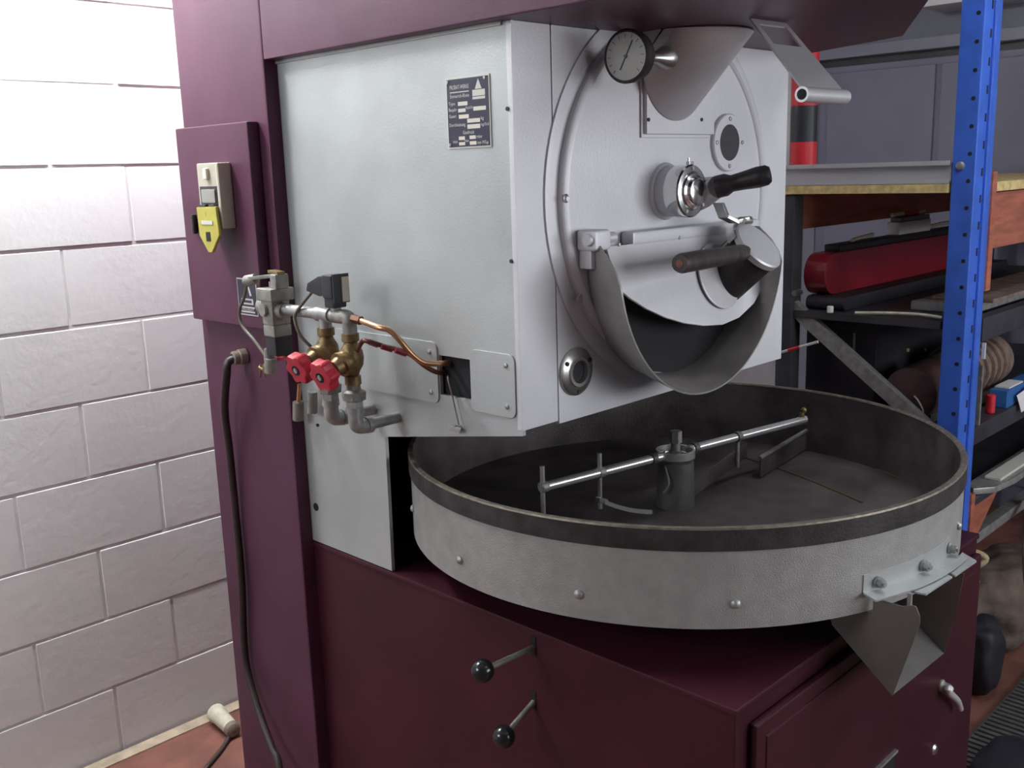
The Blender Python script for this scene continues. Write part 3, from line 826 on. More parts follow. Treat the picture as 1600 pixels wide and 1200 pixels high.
# ------------------------------------------------ name plates
def plane_quad(px4, X):
    return [at(px, py, 0, X) for px, py in px4]
q = plane_quad(((697, 122), (765, 115), (767, 230), (699, 233)), X0 - .002)
y0 = (q[0].y + q[3].y) / 2; y1 = (q[1].y + q[2].y) / 2; z0 = (q[2].z + q[3].z) / 2; z1 = (q[0].z + q[1].z) / 2
PW = y0 - y1; PH = z1 - z0
np_ = R(MB().box((X0 - .0018, y1, z0), (X0, y0, z1), .0006), 'name_plate', 'plate_white')
MB().box((X0 - .0024, y1 + .003, z0 + .003), (X0 - .001, y0 - .003, z1 - .003)).build('plate_field', 'plate_blue', np_)
XT = X0 - .0026
def pu(u, v): return (XT, y0 - u * PW, z1 - v * PH)
UX = (0, -1, 0); UZ = (0, 0, 1)
tx = MB()
for s_, u, v, sz, wd_ in (('PROBAT-WERKE', .10, .165, .0095, .44 * PW), ('Emmerich-Rhein', .10, .285, .0085, .44 * PW), ('Type', .06, .385, .008, None), ('Baujahr', .06, .47, .008, .19 * PW), ('Masch.Nr.', .455, .455, .007, .17 * PW), ('Gasart', .06, .56, .008, .17 * PW), ('Durchleistung', .06, .685, .008, .37 * PW),
                          ('kg', .79, .615, .008, None), ('kg/Std', .79, .70, .007, .17 * PW), ('Gasdruck', .37, .80, .0085, .26 * PW), ('mbar', .68, .865, .008, .13 * PW), ('min', .13, .92, .008, .10 * PW), ('max', .40, .91, .007, .10 * PW), ('mm WS', .69, .95, .008, .2 * PW)):
    tx.text(s_, pu(u, v), UX, UZ, sz, .0002, width=wd_)
def pbox(mb, u0, v0, u1, v1, x=XT): return mb.box((x, y0 - u1 * PW, z1 - v1 * PH), (x + .0006, y0 - u0 * PW, z1 - v0 * PH))
pbox(tx, .10, .20, .54, .215)
tx.build('plate_lettering', 'plate_white', np_)
fb = MB()
for r_ in ((.28, .345, .50, .40), (.28, .44, .45, .49), (.63, .43, .91, .485), (.29, .525, .52, .58), (.48, .59, .77, .645), (.48, .67, .77, .73), (.27, .83, .41, .88), (.27, .91, .41, .955), (.52, .825, .66, .875), (.52, .905, .67, .955)): pbox(fb, *r_)
fb.build('plate_fields', 'beige_light', np_)
em = MB(); tri = [(.68, .19), (.83, .19), (.755, .05)]
em.prism([pu(*t) for t in tri], (.0006, 0, 0)); pbox(em, .62, .20, .90, .285); pbox(em, .62, .295, .90, .33)
em.build('plate_emblem', 'plate_white', np_)
for (u, v) in ((.05, .06), (.90, .05), (.06, .94), (.93, .94)):
    MB().lathe(pu(u, v), (-1, 0, 0), [(0, .003), (.001, .0025), (.0012, 0)], 8).build('plate_rivet', 'galvanised', np_)
# small emblem plate on the column
X2 = bx - .002
q = [at(px, py, 0, X2) for px, py in ((369, 434), (399, 436), (404, 494), (374, 492))]
ey0 = (q[0].y + q[3].y) / 2; ey1 = (q[1].y + q[2].y) / 2; ez1 = (q[0].z + q[1].z) / 2; ez0 = (q[2].z + q[3].z) / 2
ep = R(MB().box((bx - .0018, ey1, ez0), (bx, ey0, ez1), .0005), 'emblem_plate', 'plate_white')
MB().box((bx - .0024, ey1 + .003, ez0 + .003), (bx - .001, ey0 - .003, ez1 - .003)).build('plate_field', 'plate_blue', ep)
EW = ey0 - ey1; EH = ez1 - ez0
def eu(u, v, x=0): return (bx - .0026, ey0 - u * EW, ez1 - v * EH)
em = MB()
em.prism([eu(.36, .46), eu(.45, .46), eu(.55, .20), eu(.65, .46), eu(.74, .46), eu(.60, .12), eu(.50, .12)], (.0006, 0, 0))
for r_ in ((.25, .54, .75, .585), (.2, .54, .28, .70), (.72, .54, .80, .70), (.25, .66, .75, .70), (.15, .76, .85, .80), (.15, .88, .85, .92)):
    em.box((bx - .0026, ey0 - r_[2] * EW, ez1 - r_[3] * EH), (bx - .002, ey0 - r_[0] * EW, ez1 - r_[1] * EH))
em.build('plate_emblem', 'plate_white', ep)
MB().text('PROBAT', eu(.2, .865), UX, UZ, .006, .0002, width=.6 * EW).build('plate_lettering', 'plate_white', ep)

# ------------------------------------------------ gas valve train
XV = 1.098
gt = R(MB().cyl(at(622, 652, 0, X0), V((XV, at(622, 652, 0, X0).y, at(622, 652, 0, X0).z)), .0108, 18), 'gas_train', 'galvanised')
gt['label'] = 'galvanised gas pipes and valves on the side panel'
def G(mb, nm, m): return mb.build(nm, m, gt)
def Q(px, py, x=XV): return at(px, py, 0, x)
pa_ = at(622, 652, 0, X0); pb_ = at(584, 640, 0, X0)
# two risers: A (front) and B (rear)
A = V((XV, pa_.y, 0)); B = V((XV, pb_.y, 0))
zA = pa_.z; zB_ = pb_.z
zAt = Q(543, 505).z; 
for P_, ze, nm in ((A, zA, 'a'), (B, zB_, 'b')):
    el = [V((XV + .030, P_.y, ze)), V((XV + .012, P_.y, ze + .000)), V((XV + .002, P_.y, ze + .006)), V((XV, P_.y, ze + .018)), V((XV, P_.y, ze + .036))]
    G(MB().tube(el, .0145, 16, sub=5), 'elbow', 'galvanised')
    G(MB().lathe(V((XV + .022, P_.y, ze)), (1, 0, 0), [(0, .0145), (0, .0165), (.012, .0165), (.012, .0108)], 18).lathe(V((XV, P_.y, ze + .028)), (0, 0, 1), [(0, .0145), (0, .0165), (.012, .0165), (.012, .0105)], 18), 'elbow_bead', 'galvanised')
    G(MB().hexa(V((XV, P_.y, ze + .04)), V((XV, P_.y, ze + .052)), .017), 'hex_nipple', 'galvanised')
G(MB().cyl(V((X0 - .001, pb_.y, zB_)), V((XV + .02, pb_.y, zB_)), .0105, 18), 'gas_pipe', 'galvanised')
for P_, ze in ((A, zA), (B, zB_)):
    zu_ = ze + .052
    G(MB().lathe(V((XV, P_.y, zu_)), (0, 0, 1), [(0, .014), (.002, .022), (.018, .023), (.020, .018), (.022, .014), (.034, .013), (.034, 0)], 8), 'union_nut', 'cast_steel')
    zv = zu_ + .034
    zc = Q(543, 560).z if P_ is A else Q(497, 548).z
    zc = zv + .048
    # brass valve body
    G(MB().lathe(V((XV, P_.y, zv - .002)), (0, 0, 1), [(0, 0), (0, .0155), (.016, .0155), (.018, .012), (.026, .015), (.036, .021), (.050, .023), (.064, .021), (.074, .015), (.080, .0125), (.082, .0165), (.096, .0165), (.096, 0)], 20), 'valve_body', 'brass')
    vd = V((-.92, -.05, -.30)).normalized()
    vc = V((XV, P_.y, zc))
    G(MB().lathe(vc, vd, [(0, .020), (.012, .022), (.018, .0225), (.022, .0215), (.024, .024), (.030, .024), (.032, .018), (.042, .0155), (.046, .0155), (.046, 0)], 24), 'valve_bonnet', 'brass')
    G(MB().cyl(vc + vd * .044, vc + vd * .062, .006, 12), 'valve_stem', 'steel')
    hb = vc + vd * .056
    d_, hu, hv = fr(vd)
    hw = MB(); pts = []
    N = 40
    for sgn, rad in ((0, 1.0),):
        outer = []
        for k in range(N):
            an = 2 * math.pi * k / N
            rr = .0285 + .0034 * math.cos(6 * an)
            outer.append(hb + (hu * math.cos(an) + hv * math.sin(an)) * rr)
        hw.prism(outer, vd * .024, .004)
    wheel = G(hw, 'handwheel', 'red_plastic')
    MB().lathe(hb + vd * .0238, vd, [(0, .0105), (.0012, .010), (.0006, .008), (.0006, 0)], 18).build('wheel_badge', 'void_dark', wheel)
    MB().lathe(hb + vd * .0242, vd, [(0, .006), (.002, .0055), (.002, 0)], 6).build('wheel_nut', 'steel', wheel)
    top = V((XV, P_.y, zv + .094))
    if P_ is A: topA = top
    else: topB = top
ZHd = topA.z + .030
G(MB().tube([topA, topA + V((0, 0, .014)), V((XV, A.y, ZHd - .006)), V((XV, A.y + .006, ZHd)), V((XV, A.y + .020, ZHd)), V((XV, A.y + .04, ZHd))], .0138, 16, sub=5), 'header_elbow', 'cast_steel')
yv = Q(433, 508).y
G(MB().cyl(V((XV, A.y + .03, ZHd)), V((XV, yv - .03, ZHd)), .0112, 18).cyl(topB - V((0, 0, 0)), V((XV, B.y, ZHd)), .0120, 18).cyl(V((XV, B.y - .022, ZHd)), V((XV, B.y + .022, ZHd)), .0145, 18), 'header_pipe', 'galvanised')
# solenoid valve block at the rear end
zS = ZHd - .004
vb = G(MB().box((XV - .022, yv - .020, zS - .030), (XV + .022, yv + .020, zS + .030), .005).lathe(V((XV, yv - .036, zS)), (0, 1, 0), [(0, 0), (0, .016), (.018, .017), (.018, 0)], 16).box((XV - .028, yv - .030, zS + .020), (XV + .028, yv + .026, zS + .046), .004).box((XV - .022, yv - .022, zS - .052), (XV + .020, yv + .018, zS - .028), .003), 'gas_valve', 'cast_steel')
MB().box((XV - .02, yv - .020, zS - .092), (XV + .02, yv + .018, zS - .050), .004).build('valve_coil', 'black_plastic', vb)
MB().cyl((XV - .030, yv + .004, zS + .002), (XV - .016, yv + .004, zS + .002), .012, 14).cyl((XV, yv + .022, zS + .006), (XV, yv + .044, zS + .006), .020, 18).build('valve_port', 'cast_steel', vb)
MB().cyl((XV, yv, zS + .044), (XV, yv, zS + .058), .010, 12).box((XV - .016, yv - .032, zS + .044), (XV + .016, yv - .010, zS + .074), .004).build('spindle', 'cast_steel', vb)
lv0 = V((XV, yv - .012, zS + .070)); lv1 = V((XV - .010, yv + .064, zS + .062))
MB().obox((lv0 + lv1) / 2, (lv1 - lv0) * .5, (.010, 0, 0), (0, 0, .004), .0015).build('lever_bar', 'cast_steel', vb)
MB().obox(V((XV, yv - .012, zS + .077)), (.009, 0, 0), (0, .018, .001), (0, 0, .003), .001).build('lever_clip', 'brass', vb)
lb = lv1 + V((0, .004, -.004)); MB().lathe(lb, (-.3, 1, -.2), [(-.014, 0), (-.014, .011), (.012, .012), (.018, .008), (.018, 0)], 14).build('cable_end', 'cast_steel', vb)
# capillary from the lever down the column
G(MB().tube([lb + V((0, .014, -.002)), Q(381, 466), Q(374, 485), Q(378, 508), Q(396, 530), Q(412, 552), Q(425, 570)], .0036, 8), 'capillary', 'sleeve_olive')
# thermo connector below
p = Q(412, 578); 
G(MB().cyl(p + V((0, .016, .004)), p + V((0, -.016, -.004)), .0036, 10).cyl(p + V((0, .010, .012)), p + V((0, .016, -.018)), .0022, 8).cyl(p + V((0, -.004, .014)), p + V((0, -.001, -.016)), .0022, 8).obox(p + V((0, -.010, .006)), (.006, 0, 0), (0, .007, 0), (0, 0, .007), .002), 'capillary_clip', 'brass')
G(MB().cyl(Q(420, 562), Q(420, 545), .010, 14).cyl(Q(423, 582), Q(423, 560), .013, 14), 'thermo_socket', 'cast_steel')
# red wire coil glimpsed behind the valve
G(MB().tube([Q(428, 560, XV + .02), Q(442, 558, XV + .02), Q(452, 560, XV + .01)], .006, 8), 'thermo_sleeve', 'red_plastic')
# pilot tube at the column edge
G(MB().cyl(Q(468, 600, X0 - .03), Q(466, 634, X0 - .03), .0045, 10), 'pilot_tube', 'copper')
G(MB().cyl(Q(466, 628, X0 - .03), Q(466, 656, X0 - .03), .012, 12).cyl(Q(488, 612, X0 - .02), Q(488, 645, X0 - .02), .011, 12), 'pilot_fitting', 'cast_steel')
# black plug on top of the header
pc_ = V((XV, at(526, 470, 0, XV).y, 0)); zpl = ZHd + .016
yy = Q(524, 470).y
bp_ = G(MB().box((XV - .016, yy - .014, zpl), (XV + .016, yy + .014, zpl + .028), .003).box((XV - .020, yy - .018, zpl + .018), (XV + .020, yy + .014, zpl + .062), .004).prism([(XV - .016, yy + .008, zpl + .060), (XV - .016, yy + .030, zpl + .058), (XV - .016, yy + .066, zpl + .044), (XV - .016, yy + .072, zpl + .028), (XV - .016, yy + .030, zpl + .020), (XV - .016, yy + .008, zpl + .024)], (.030, 0, 0), .003), 'cable_plug', 'black_plastic')
MB().box((XV - .018, yy - .022, zpl + .010), (XV + .018, yy - .017, zpl + .064), .001).build('plug_cover', 'black_plastic', bp_)
MB().box((XV + .000, yy - .025, zpl + .012), (XV + .016, yy - .0215, zpl + .058), .001).build('plug_gasket', 'beige_plastic', bp_)
MB().cyl((XV, yy, ZHd), (XV, yy, zpl + .004), .010, 14).build('plug_foot', 'galvanised', bp_)
G(MB().tube([V((XV, yy + .066, zpl + .030)), Q(463, 488, XV - .015), Q(462, 505, XV - .018), Q(470, 525, XV - .015), Q(486, 542, XV)], .0034, 8), 'plug_cable', 'sleeve_olive')
# copper feed pipe into the slot
y3 = A.y
G(MB().hexa(V((XV, A.y - .012, ZHd - .001)), V((XV, A.y - .036, ZHd - .003)), .0085), 'pipe_nut', 'copper_dark')
cpts = [V((XV, A.y - .030, ZHd - .002)), Q(590, 511), Q(608, 516, XV + .01), Q(624, 531, XV + .02), Q(645, 555, XV + .04), Q(664, 567, XV + .06), Q(690, 568, XV + .09), Q(706, 566, X0 + .02), Q(722, 567, X0 + .06)]
G(MB().tube(cpts, .0054, 10), 'copper_pipe', 'copper')
dpts = [Q(556, 552), Q(566, 534), Q(574, 533), Q(600, 541, XV + .02), Q(636, 551, XV + .045), Q(664, 572, XV + .07), Q(684, 582, X0 - .01), Q(700, 580, X0 + .02), Q(722, 580, X0 + .06)]
G(MB().tube(dpts, .0046, 10), 'thermo_pipe', 'copper_dark')
rp = MB()
for (s_, e_) in (((577, 534), (590, 539)), ((596, 541), (613, 546)), ((618, 547), (635, 553))):
    rp.tube([Q(*s_, XV + .012), Q(*e_, XV + .03)], .0056, 8, smooth=False)
G(rp, 'red_wrap', 'case_red')

# ------------------------------------------------ power cable and gland on the column
p = at(384, 556, 0, XC)
gl_ = R(MB().lathe(p, (-1, .15, -.05), [(0, .018), (.016, .018), (.018, .016), (.030, .0155), (.032, .011), (.028, .010)], 16), 'cable_gland', 'bakelite')
cp = [p + V((-.024, .003, -.002)), p + V((-.040, .010, -.010)), at(354, 585, 0, XC - .045), at(351, 640, 0, XC - .03), at(358, 700, 0, XC - .02), at(368, 800, 0, XC - .014), at(377, 900, 0, XC - .014), at(381, 1000, 0, XC - .014), at(387, 1050, 0, XC - .016), at(404, 1110, 0, XC - .025), at(425, 1170, 0, XC - .04)]
e_ = at(437, 1205, 0, XC - .05); cp += [e_, V((XC - .10, e_.y - .10, .008)), V((XC - .30, e_.y - .30, .008))]
R(MB().tube(cp, .0092, 10), 'power_cable', 'rubber')

# loose plug on the floor by the wall
q0 = at(336, 1112, 2, .034); q1 = at(366, 1142, 2, .026)
fp_ = empty('cable_coupler', (q0.x, q0.y, 0), 'white cable coupler lying on the floor beside the maroon machine', 'plug')
d = (q1 - q0).normalized(); L_ = (q1 - q0).length
MB().lathe(q0, d, [(0, 0), (0, .024), (.004, .028), (.022, .028), (.030, .025), (L_ * .9, .022), (L_, .014), (L_, 0)], 18).build('coupler_body', 'cream', fp_)
MB().lathe(q0, d, [(L_ * .85, .024), (L_ * .98, .022), (L_ * 1.02, .015), (L_ * 1.02, 0)], 14).build('coupler_collar', 'bakelite', fp_)
_, cu_, cv_ = fr(d)
prg = MB()
for k in range(3):
    an = 2.1 * k; o_ = (cu_ * math.cos(an) + cv_ * math.sin(an)) * .012
    prg.cyl(q0 + o_, q0 + o_ - d * .018, .003, 8)
prg.build('pin', 'rim_dark', fp_)
c0 = q0 + d * L_
MB().tube([c0, at(358, 1150, 2, .012), at(350, 1165, 2, .007), at(330, 1190, 2, .007), at(300, 1225, 2, .007), at(240, 1290, 2, .007)], .0065, 8).build('cord', 'cable_brown', fp_)

# ================================================================== RIGHT SIDE: RACK AND CLUTTER
XP = 2.9; YP0 = 1.057; YP1 = 1.122; XP1 = 3.03
rk = empty('pallet_rack', (XP, 1.35, 0), 'blue and orange pallet rack with chipboard decks', 'rack')


def K(mb, nm, m, ang=38): return mb.build(nm, m, rk, ang)


K(MB().box((XP, YP0, 0), (XP1, YP1, 3.0), .006), 'front_post', 'blue_paint')
pr = MB()
# raised ribs and punched holes on the post
for y in (YP0 + .006,): pass
post_holes = MB(); slots = MB()
zz = 0.14
k = 0
while zz < 2.5:
    post_holes.cyl((XP + .001, YP0 + .017, zz), (XP - .0012, YP0 + .017, zz), .0058, 12)
    slots.box((XP + .045, YP0 - .0012, zz + .012), (XP + .054, YP0 + .001, zz + .034))
    slots.box((XP + .092, YP0 - .0012, zz + .012), (XP + .099, YP0 + .001, zz + .034))
    zz += .0735
for o_ in (K(post_holes, 'post_holes', 'void_dark'), K(slots, 'post_slots', 'void_dark')): o_['kind'] = 'stuff'
K(MB().box((XP + .062, YP0 - .008, 0), (XP + .088, YP0 + .002, 3.0), .004), 'post_rib', 'blue_paint')
p = at(1501, 259, 0, XP); K(MB().lathe(p, (-1, 0, 0), [(0, .012), (.008, .011), (.010, .008), (.010, 0)], 14), 'bolt', 'galvanised')
K(MB().box((XP, 1.600, 0), (XP + .06, 1.655, 1.50), .004), 'rear_post', 'dark_steel')
# diagonal brace
b0 = at(1226, 470, 0, XP + .02); b1 = V((XP + .02, 1.12, 0)); t_ = at(1430, 655, 0, XP + .02)
dv = (t_ - b0).normalized(); b1 = b0 + dv * ((1.115 - b0.y) / dv.y); b0 = b0 - dv * .03
nz = V((1, 0, 0)).cross(dv).normalized()
K(MB().obox((b0 + b1) / 2, (b1 - b0) / 2, V((.0015, 0, 0)), nz * .021).obox((b0 + b1) / 2 + nz * .021 * (1 if nz.z > 0 else -1) + V((.012, 0, 0)), (b1 - b0) / 2, V((.012, 0, 0)), nz * .0015), 'diagonal_brace', 'galvanised')
p = at(1241, 458, 0, XP); K(MB().cyl(p + V((.04, 0, 0)), p, .010, 8), 'brace_bolt', 'steel')
# decks and beams
XE = 4.62
K(MB().box((XP - .005, YP0 + .07, 1.505), (XP1, 1.66, 1.530)).box((XP1 + .002, YP0 - .002, 1.503), (XE, 1.66, 1.530)), 'shelf_board', 'chipboard')
bz0 = at(1580, 383, 1, YP0).z; bz1 = 1.500
K(MB().box((XP1 + .006, YP0 + .004, bz0), (XE, YP0 + .050, bz1), .003), 'front_beam', 'orange_paint')
K(MB().box((XP1 - .004, YP0 - .006, at(1538, 455, 1, YP0).z), (XP1 + .030, YP0 + .055, at(1548, 268, 1, YP0).z), .003), 'beam_connector', 'orange_paint')
K(MB().box((XP + .02, 1.62, 1.390), (XE, 1.655, 1.502), .003), 'rear_beam', 'orange_paint')
Z2 = 1.138
K(MB().box((XP + .01, YP1 + .01, Z2 - .022), (XE, 1.62, Z2)), 'shelf_board', 'dark_steel')
K(MB().box((XP1 + .01, YP0, Z2 - .07), (XE, YP0 + .04, Z2), .003), 'front_beam', 'dark_steel')
Z3 = .80
K(MB().box((XP + .01, YP1 + .01, Z3 - .05), (XE, 1.60, Z3)).box((XP1 + .01, YP0 + .005, Z3 - .05), (XE, YP1 + .01, Z3 + .008), .003), 'shelf_board', 'dark_steel')
Z4 = .575
K(MB().box((XP1 + .002, YP0 - .002, Z4 - .02), (XE, 1.60, Z4)), 'shelf_board', 'dark_steel')  # chipboard deck, coloured near black for the shade under the deck above
K(MB().box((XP1 - .004, YP0 - .006, .40), (XP1 + .026, YP0 + .05, .60), .003), 'beam_connector', 'orange_paint')
z_t = Z4 - .021
K(MB().prism([(XP1 + .02, YP0 + .003, z_t), (XP1 + .25, YP0 + .003, z_t), (XP1 + .02, YP0 + .003, .40)], (0, .004, 0)), 'gusset', 'orange_paint')
K(MB().box((XP1 + .01, YP0 + .01, .405), (XE, YP0 + .05, .44), .003), 'lower_rail', 'galvanised')
K(MB().box((XE - .1, YP0, 0), (XE, YP1, 2.4), .004), 'front_post', 'blue_paint')
K(MB().box((XE - .08, 1.58, 0), (XE, 1.64, 1.5), .004), 'rear_post', 'dark_steel')

# aluminium channel lying on the top deck
al = MB(); ay0, ay1 = YP1 + .004, 2.05
al.box((XP - .002, ay0, 1.531), (XP + .03, 1.655, 1.537)).box((XP - .002, ay0, 1.583), (XP + .03, 1.655, 1.590)).box((XP + .012, ay0, 1.532), (XP + .018, 1.655, 1.588))
al.box((XP - .004, ay0, 1.581), (XP, 1.655, 1.594), .001).box((XP - .004, ay0, 1.531), (XP, 1.655, 1.544), .001)
tag(al.build('aluminium_channel', 'aluminium'), 'aluminium channel lying along the top chipboard deck edge', 'metal channel')
# red and black banded post standing on the deck
a = at(1268, 150, 0, XP + .08); 
bpst = empty('banded_post', (XP + .12, a.y + .045, 1.53), 'red and black banded tube standing on the top deck', 'tube')
zc = [1.5305, 1.598, 1.668, 1.735, 1.800, 1.94, 2.08]
zs_ = [1.5305] + [at(1250, py, 0, XP + .08).z for py in (222, 165)] + [at(1250, 165, 0, XP + .08).z + .16]
for i in range(3):
    MB().cyl((XP + .12, a.y + .045, zs_[i]), (XP + .12, a.y + .045, zs_[i + 1]), .042, 24).build('band', 'band_red' if i != 1 else 'band_black', bpst)

# red case, black case, small boxes on the second deck
def capsule(mb, x0, x1, y, z0, z1, w_, n=14):
    h_ = (z1 - z0) / 2; poly = []
    for k in range(n + 1):
        an = math.pi / 2 + math.pi * k / n; poly.append((x0 + h_ + math.cos(an) * h_, y, (z0 + z1) / 2 + math.sin(an) * h_))
    poly += [(x1, y, z0), (x1, y, z1)]
    return mb.prism(poly, (0, w_, 0), .003)
rz0 = at(1320, 456, 1, 1.515).z
bc = capsule(MB(), 2.95, 4.4, 1.45, Z2 + .001, rz0 - .001, .13)
tag(bc.build('black_case', 'bag_black'), 'long black case lying on the second rack deck', 'case')
y_r = 1.515
ra = at(1270, 425, 1, y_r); rz1 = at(1320, 393, 1, y_r).z
rc = empty('red_case', (3.2, y_r + .05, rz0), 'long red case with rounded end on the black case', 'case')
capsule(MB(), max(2.95, ra.x), 4.4, y_r, rz0, rz1, .075).build('shell', 'case_red', rc)
MB().box((ra.x + .2, y_r + .01, rz1 - .002), (4.38, y_r + .07, rz1 + .022), .006).build('lid', 'bag_black', rc)
zt2 = rz1 + .0225
xw = at(1388, 370, 1, y_r + .06).x; xw2 = at(1437, 370, 1, y_r + .06).x
tag(MB().box((xw, y_r + .02, zt2), (xw2, y_r + .068, zt2 + .045), .004).build('small_carton', 'carton_white'), 'small white carton on the red case', 'carton')
tag(MB().box((xw + .02, y_r + .025, zt2 + .046), (xw2, y_r + .065, zt2 + .060), .003).build('flat_pack', 'grey_paint2'), 'thin grey flat pack on the white carton', 'packet')
for i, (x0, x1) in enumerate(((xw, xw + .13), (xw2 - .11, xw2))):
    s = empty('paint_stick', (x0, y_r + .05, zt2 + .061), ['cream stick with red end on the grey flat pack', 'cream stick with wide red band on the grey flat pack'][i], 'stick', 'cream sticks')
    f0 = .72 if i == 0 else .45
    z_ = zt2 + .070
    if i == 0:
        MB().cyl((x0, y_r + .05, z_), (x0 + (x1 - x0) * f0, y_r + .05, z_), .008, 12, ch=.003).build('body', 'cream', s); MB().cyl((x0 + (x1 - x0) * f0, y_r + .05, z_), (x1, y_r + .05, z_), .009, 12, ch=.002).build('end', 'band_red', s)
    else:
        MB().cyl((x0, y_r + .05, z_), (x0 + (x1 - x0) * f0, y_r + .05, z_), .009, 12, ch=.002).build('end', 'band_red', s); MB().cyl((x0 + (x1 - x0) * f0, y_r + .05, z_), (x1, y_r + .05, z_), .009, 12, ch=.003).build('body', 'cream', s)
a = at(1335, 386, 1, y_r + .02); b = at(1376, 376, 1, y_r + .02)
tag(MB().tube([V((a.x, y_r + .03, zt2 + .006)), V((b.x, y_r + .05, zt2 + .012))], .006, 8, smooth=False).build('bamboo_stick', 'cream'), 'short cream rod lying on the dark lid of the red case', 'rod')
tag(MB().tube([V((xw2 + .02, y_r + .05, zt2 + .0075)), V((xw2 + .2, y_r + .045, zt2 + .016)), V((xw2 + .5, y_r + .04, zt2 + .010))], .007, 8).build('cream_rod', 'cream'), 'long cream rod beside the white carton', 'rod')
# metal strips on the second deck front edge
zs2 = at(1440, 454, 0, XP + .03).z
tag(MB().tube([V((XP + .03, 1.40, Z2 + .004)), V((XP + .03, 1.28, Z2 + .012)), V((XP + .03, 1.20, Z2 + .014)), V((XP + .03, 1.135, Z2 + .010))], .005, 6).build('steel_strip', 'cream'), 'pale bent strip lying on the second deck edge', 'strip')
a = at(1297, 487, 0, XP + .012)
tag(MB().cyl((a.x, a.y, Z2 + .0005), (a.x, a.y, Z2 + .022), .010, 14, ch=.002).build('film_canister', 'carton_white'), 'small white canister standing on the second deck edge', 'canister')

# third deck: black cabinet box, brown motor, blue carton, white card
cb = empty('black_cabinet', (3.25, 1.45, Z3), 'black metal cabinet with two yellow screws on the third deck', 'cabinet')
MB().box((3.0, 1.36, Z3 + .001), (3.9, 1.60, Z2 - .03), .006).build('body', 'bag_black', cb)
for px in (1418, 1445):
    p = at(px, 547, 1, 1.36); MB().lathe(V((p.x, 1.361, p.z)), (0, -1, 0), [(0, .008), (.005, .006), (.005, 0)], 10).build('screw', 'hose_tan', cb)
a = at(1335, 540, 0, 3.0); MB().box((2.996, a.y - .003, a.z - .04), (3.0, a.y + .003, a.z + .04)).build('hinge', 'cast_steel', cb)
# dark red motor drum
p = at(1425, 600, 0, XP + .10)
mo = empty('old_motor', (XP + .12, 1.25, Z3), 'dark reddish brown round motor beside the blue post', 'motor')
MB().lathe((XP + .10, 1.25, Z3 + .091), (1, 0, 0), [(0, 0), (0, .06), (.012, .082), (.16, .088), (.18, .07), (.20, .03), (.20, 0)], 28).build('housing', 'rust_dark', mo)
MB().box((XP + .13, 1.19, Z3 + .0005), (XP + .25, 1.31, Z3 + .03), .004).build('foot', 'dark_steel', mo)
MB().tube([(XP + .095, 1.23, Z3 + .09), (XP + .07, 1.205, Z3 + .08), (XP + .07, 1.19, Z3 + .05), (XP + .07, 1.205, Z3 + .025), (XP + .08, 1.225, Z3 + .03)], .0025, 6).build('lead', 'cream', mo)
MB().tube([(XP + .07, 1.21, Z3 + .022), (XP + .075, 1.225, Z3 + .028)], .0035, 6, smooth=False).build('lead_end', 'band_red', mo)
# red and white lead poking out behind the machine
a = at(1222, 550, 0, XP - .02); b = at(1278, 534, 0, XP - .02)
ld = empty('loose_lead', (XP, a.y, Z3), 'white lead with red sleeve hanging over the diagonal brace', 'wire')
MB().tube([a, b], .0045, 8, smooth=False).build('lead', 'carton_white', ld)
MB().tube([lerp(a, b, .18), lerp(a, b, .5)], .0056, 8, smooth=False).build('sleeve', 'band_red', ld)
# right of the post
ym_ = 1.22
p = at(1575, 612, 1, ym_)
em_ = empty('electric_motor', (p.x, ym_, Z3 + .009), 'rusty brown ribbed electric motor on the third deck', 'motor')
zc_ = Z3 + .120
MB().lathe((3.215, ym_, zc_), (1, 0, 0), [(0, 0), (0, .05), (.01, .075), (.03, .085), (.36, .085), (.38, .06), (.38, 0)], 28).build('housing', 'rust_brown', em_)
for k in range(5):
    MB().lathe((3.26 + k * .055, ym_, zc_), (1, 0, 0), [(0, .086), (.003, .094), (.012, .094), (.015, .086)], 28).build('rib', 'rust_brown', em_)
MB().box((3.24, ym_ - .07, Z3 + .0085), (3.5, ym_ + .07, Z3 + .04), .004).build('foot', 'rust_brown', em_)
x0 = at(1556, 650, 1, 1.10).x
zz0 = Z3 + .0085
tag(MB().box((x0, 1.070, zz0), (x0 + .30, 1.125, zz0 + .058), .003).build('blue_carton', 'carton_blue'), 'blue carton on the third deck by the rusty motor', 'carton')
wc = MB().obox(V((x0 + .17, 1.045, zz0 + .022)), V((.105, -.008, .016)), V((.0, .0008, .0008)), V((-.008, .006, .028)))
cardo = tag(wc.build('white_card', 'carton_white'), 'white printed card leaning against the blue carton', 'card')
tag(MB().box((x0 + .03, 1.075, zz0 + .0585), (x0 + .16, 1.12, zz0 + .064), .001).build('paper_slip', 'carton_white'), 'white paper slip on top of the blue carton', 'paper')
x1 = at(1546, 632, 1, 1.09).x
tag(MB().cyl((x1 + .01, 1.09, zz0), (x1 + .01, 1.09, zz0 + .06), .014, 12, ch=.003).build('red_bottle', 'band_red'), 'small red bottle between blue post and blue carton', 'bottle')
# steel bar leaning on the post
a = at(1535, 585, 1, 1.05)
tag(MB().box((XP1 + .032, 1.058, Z3 + .0085), (XP1 + .042, 1.075, a.z + .02), .001).build('steel_bar', 'cast_steel'), 'thin steel bar upright beside the blue post', 'bar')
tag(MB().box((XP1 + .006, 1.045, at(1530, 565, 1, 1.045).z), (XP1 + .011, 1.056, at(1530, 540, 1, 1.045).z), .001).build('white_tag', 'carton_white'), 'narrow white tag stuck to the blue post', 'tag')
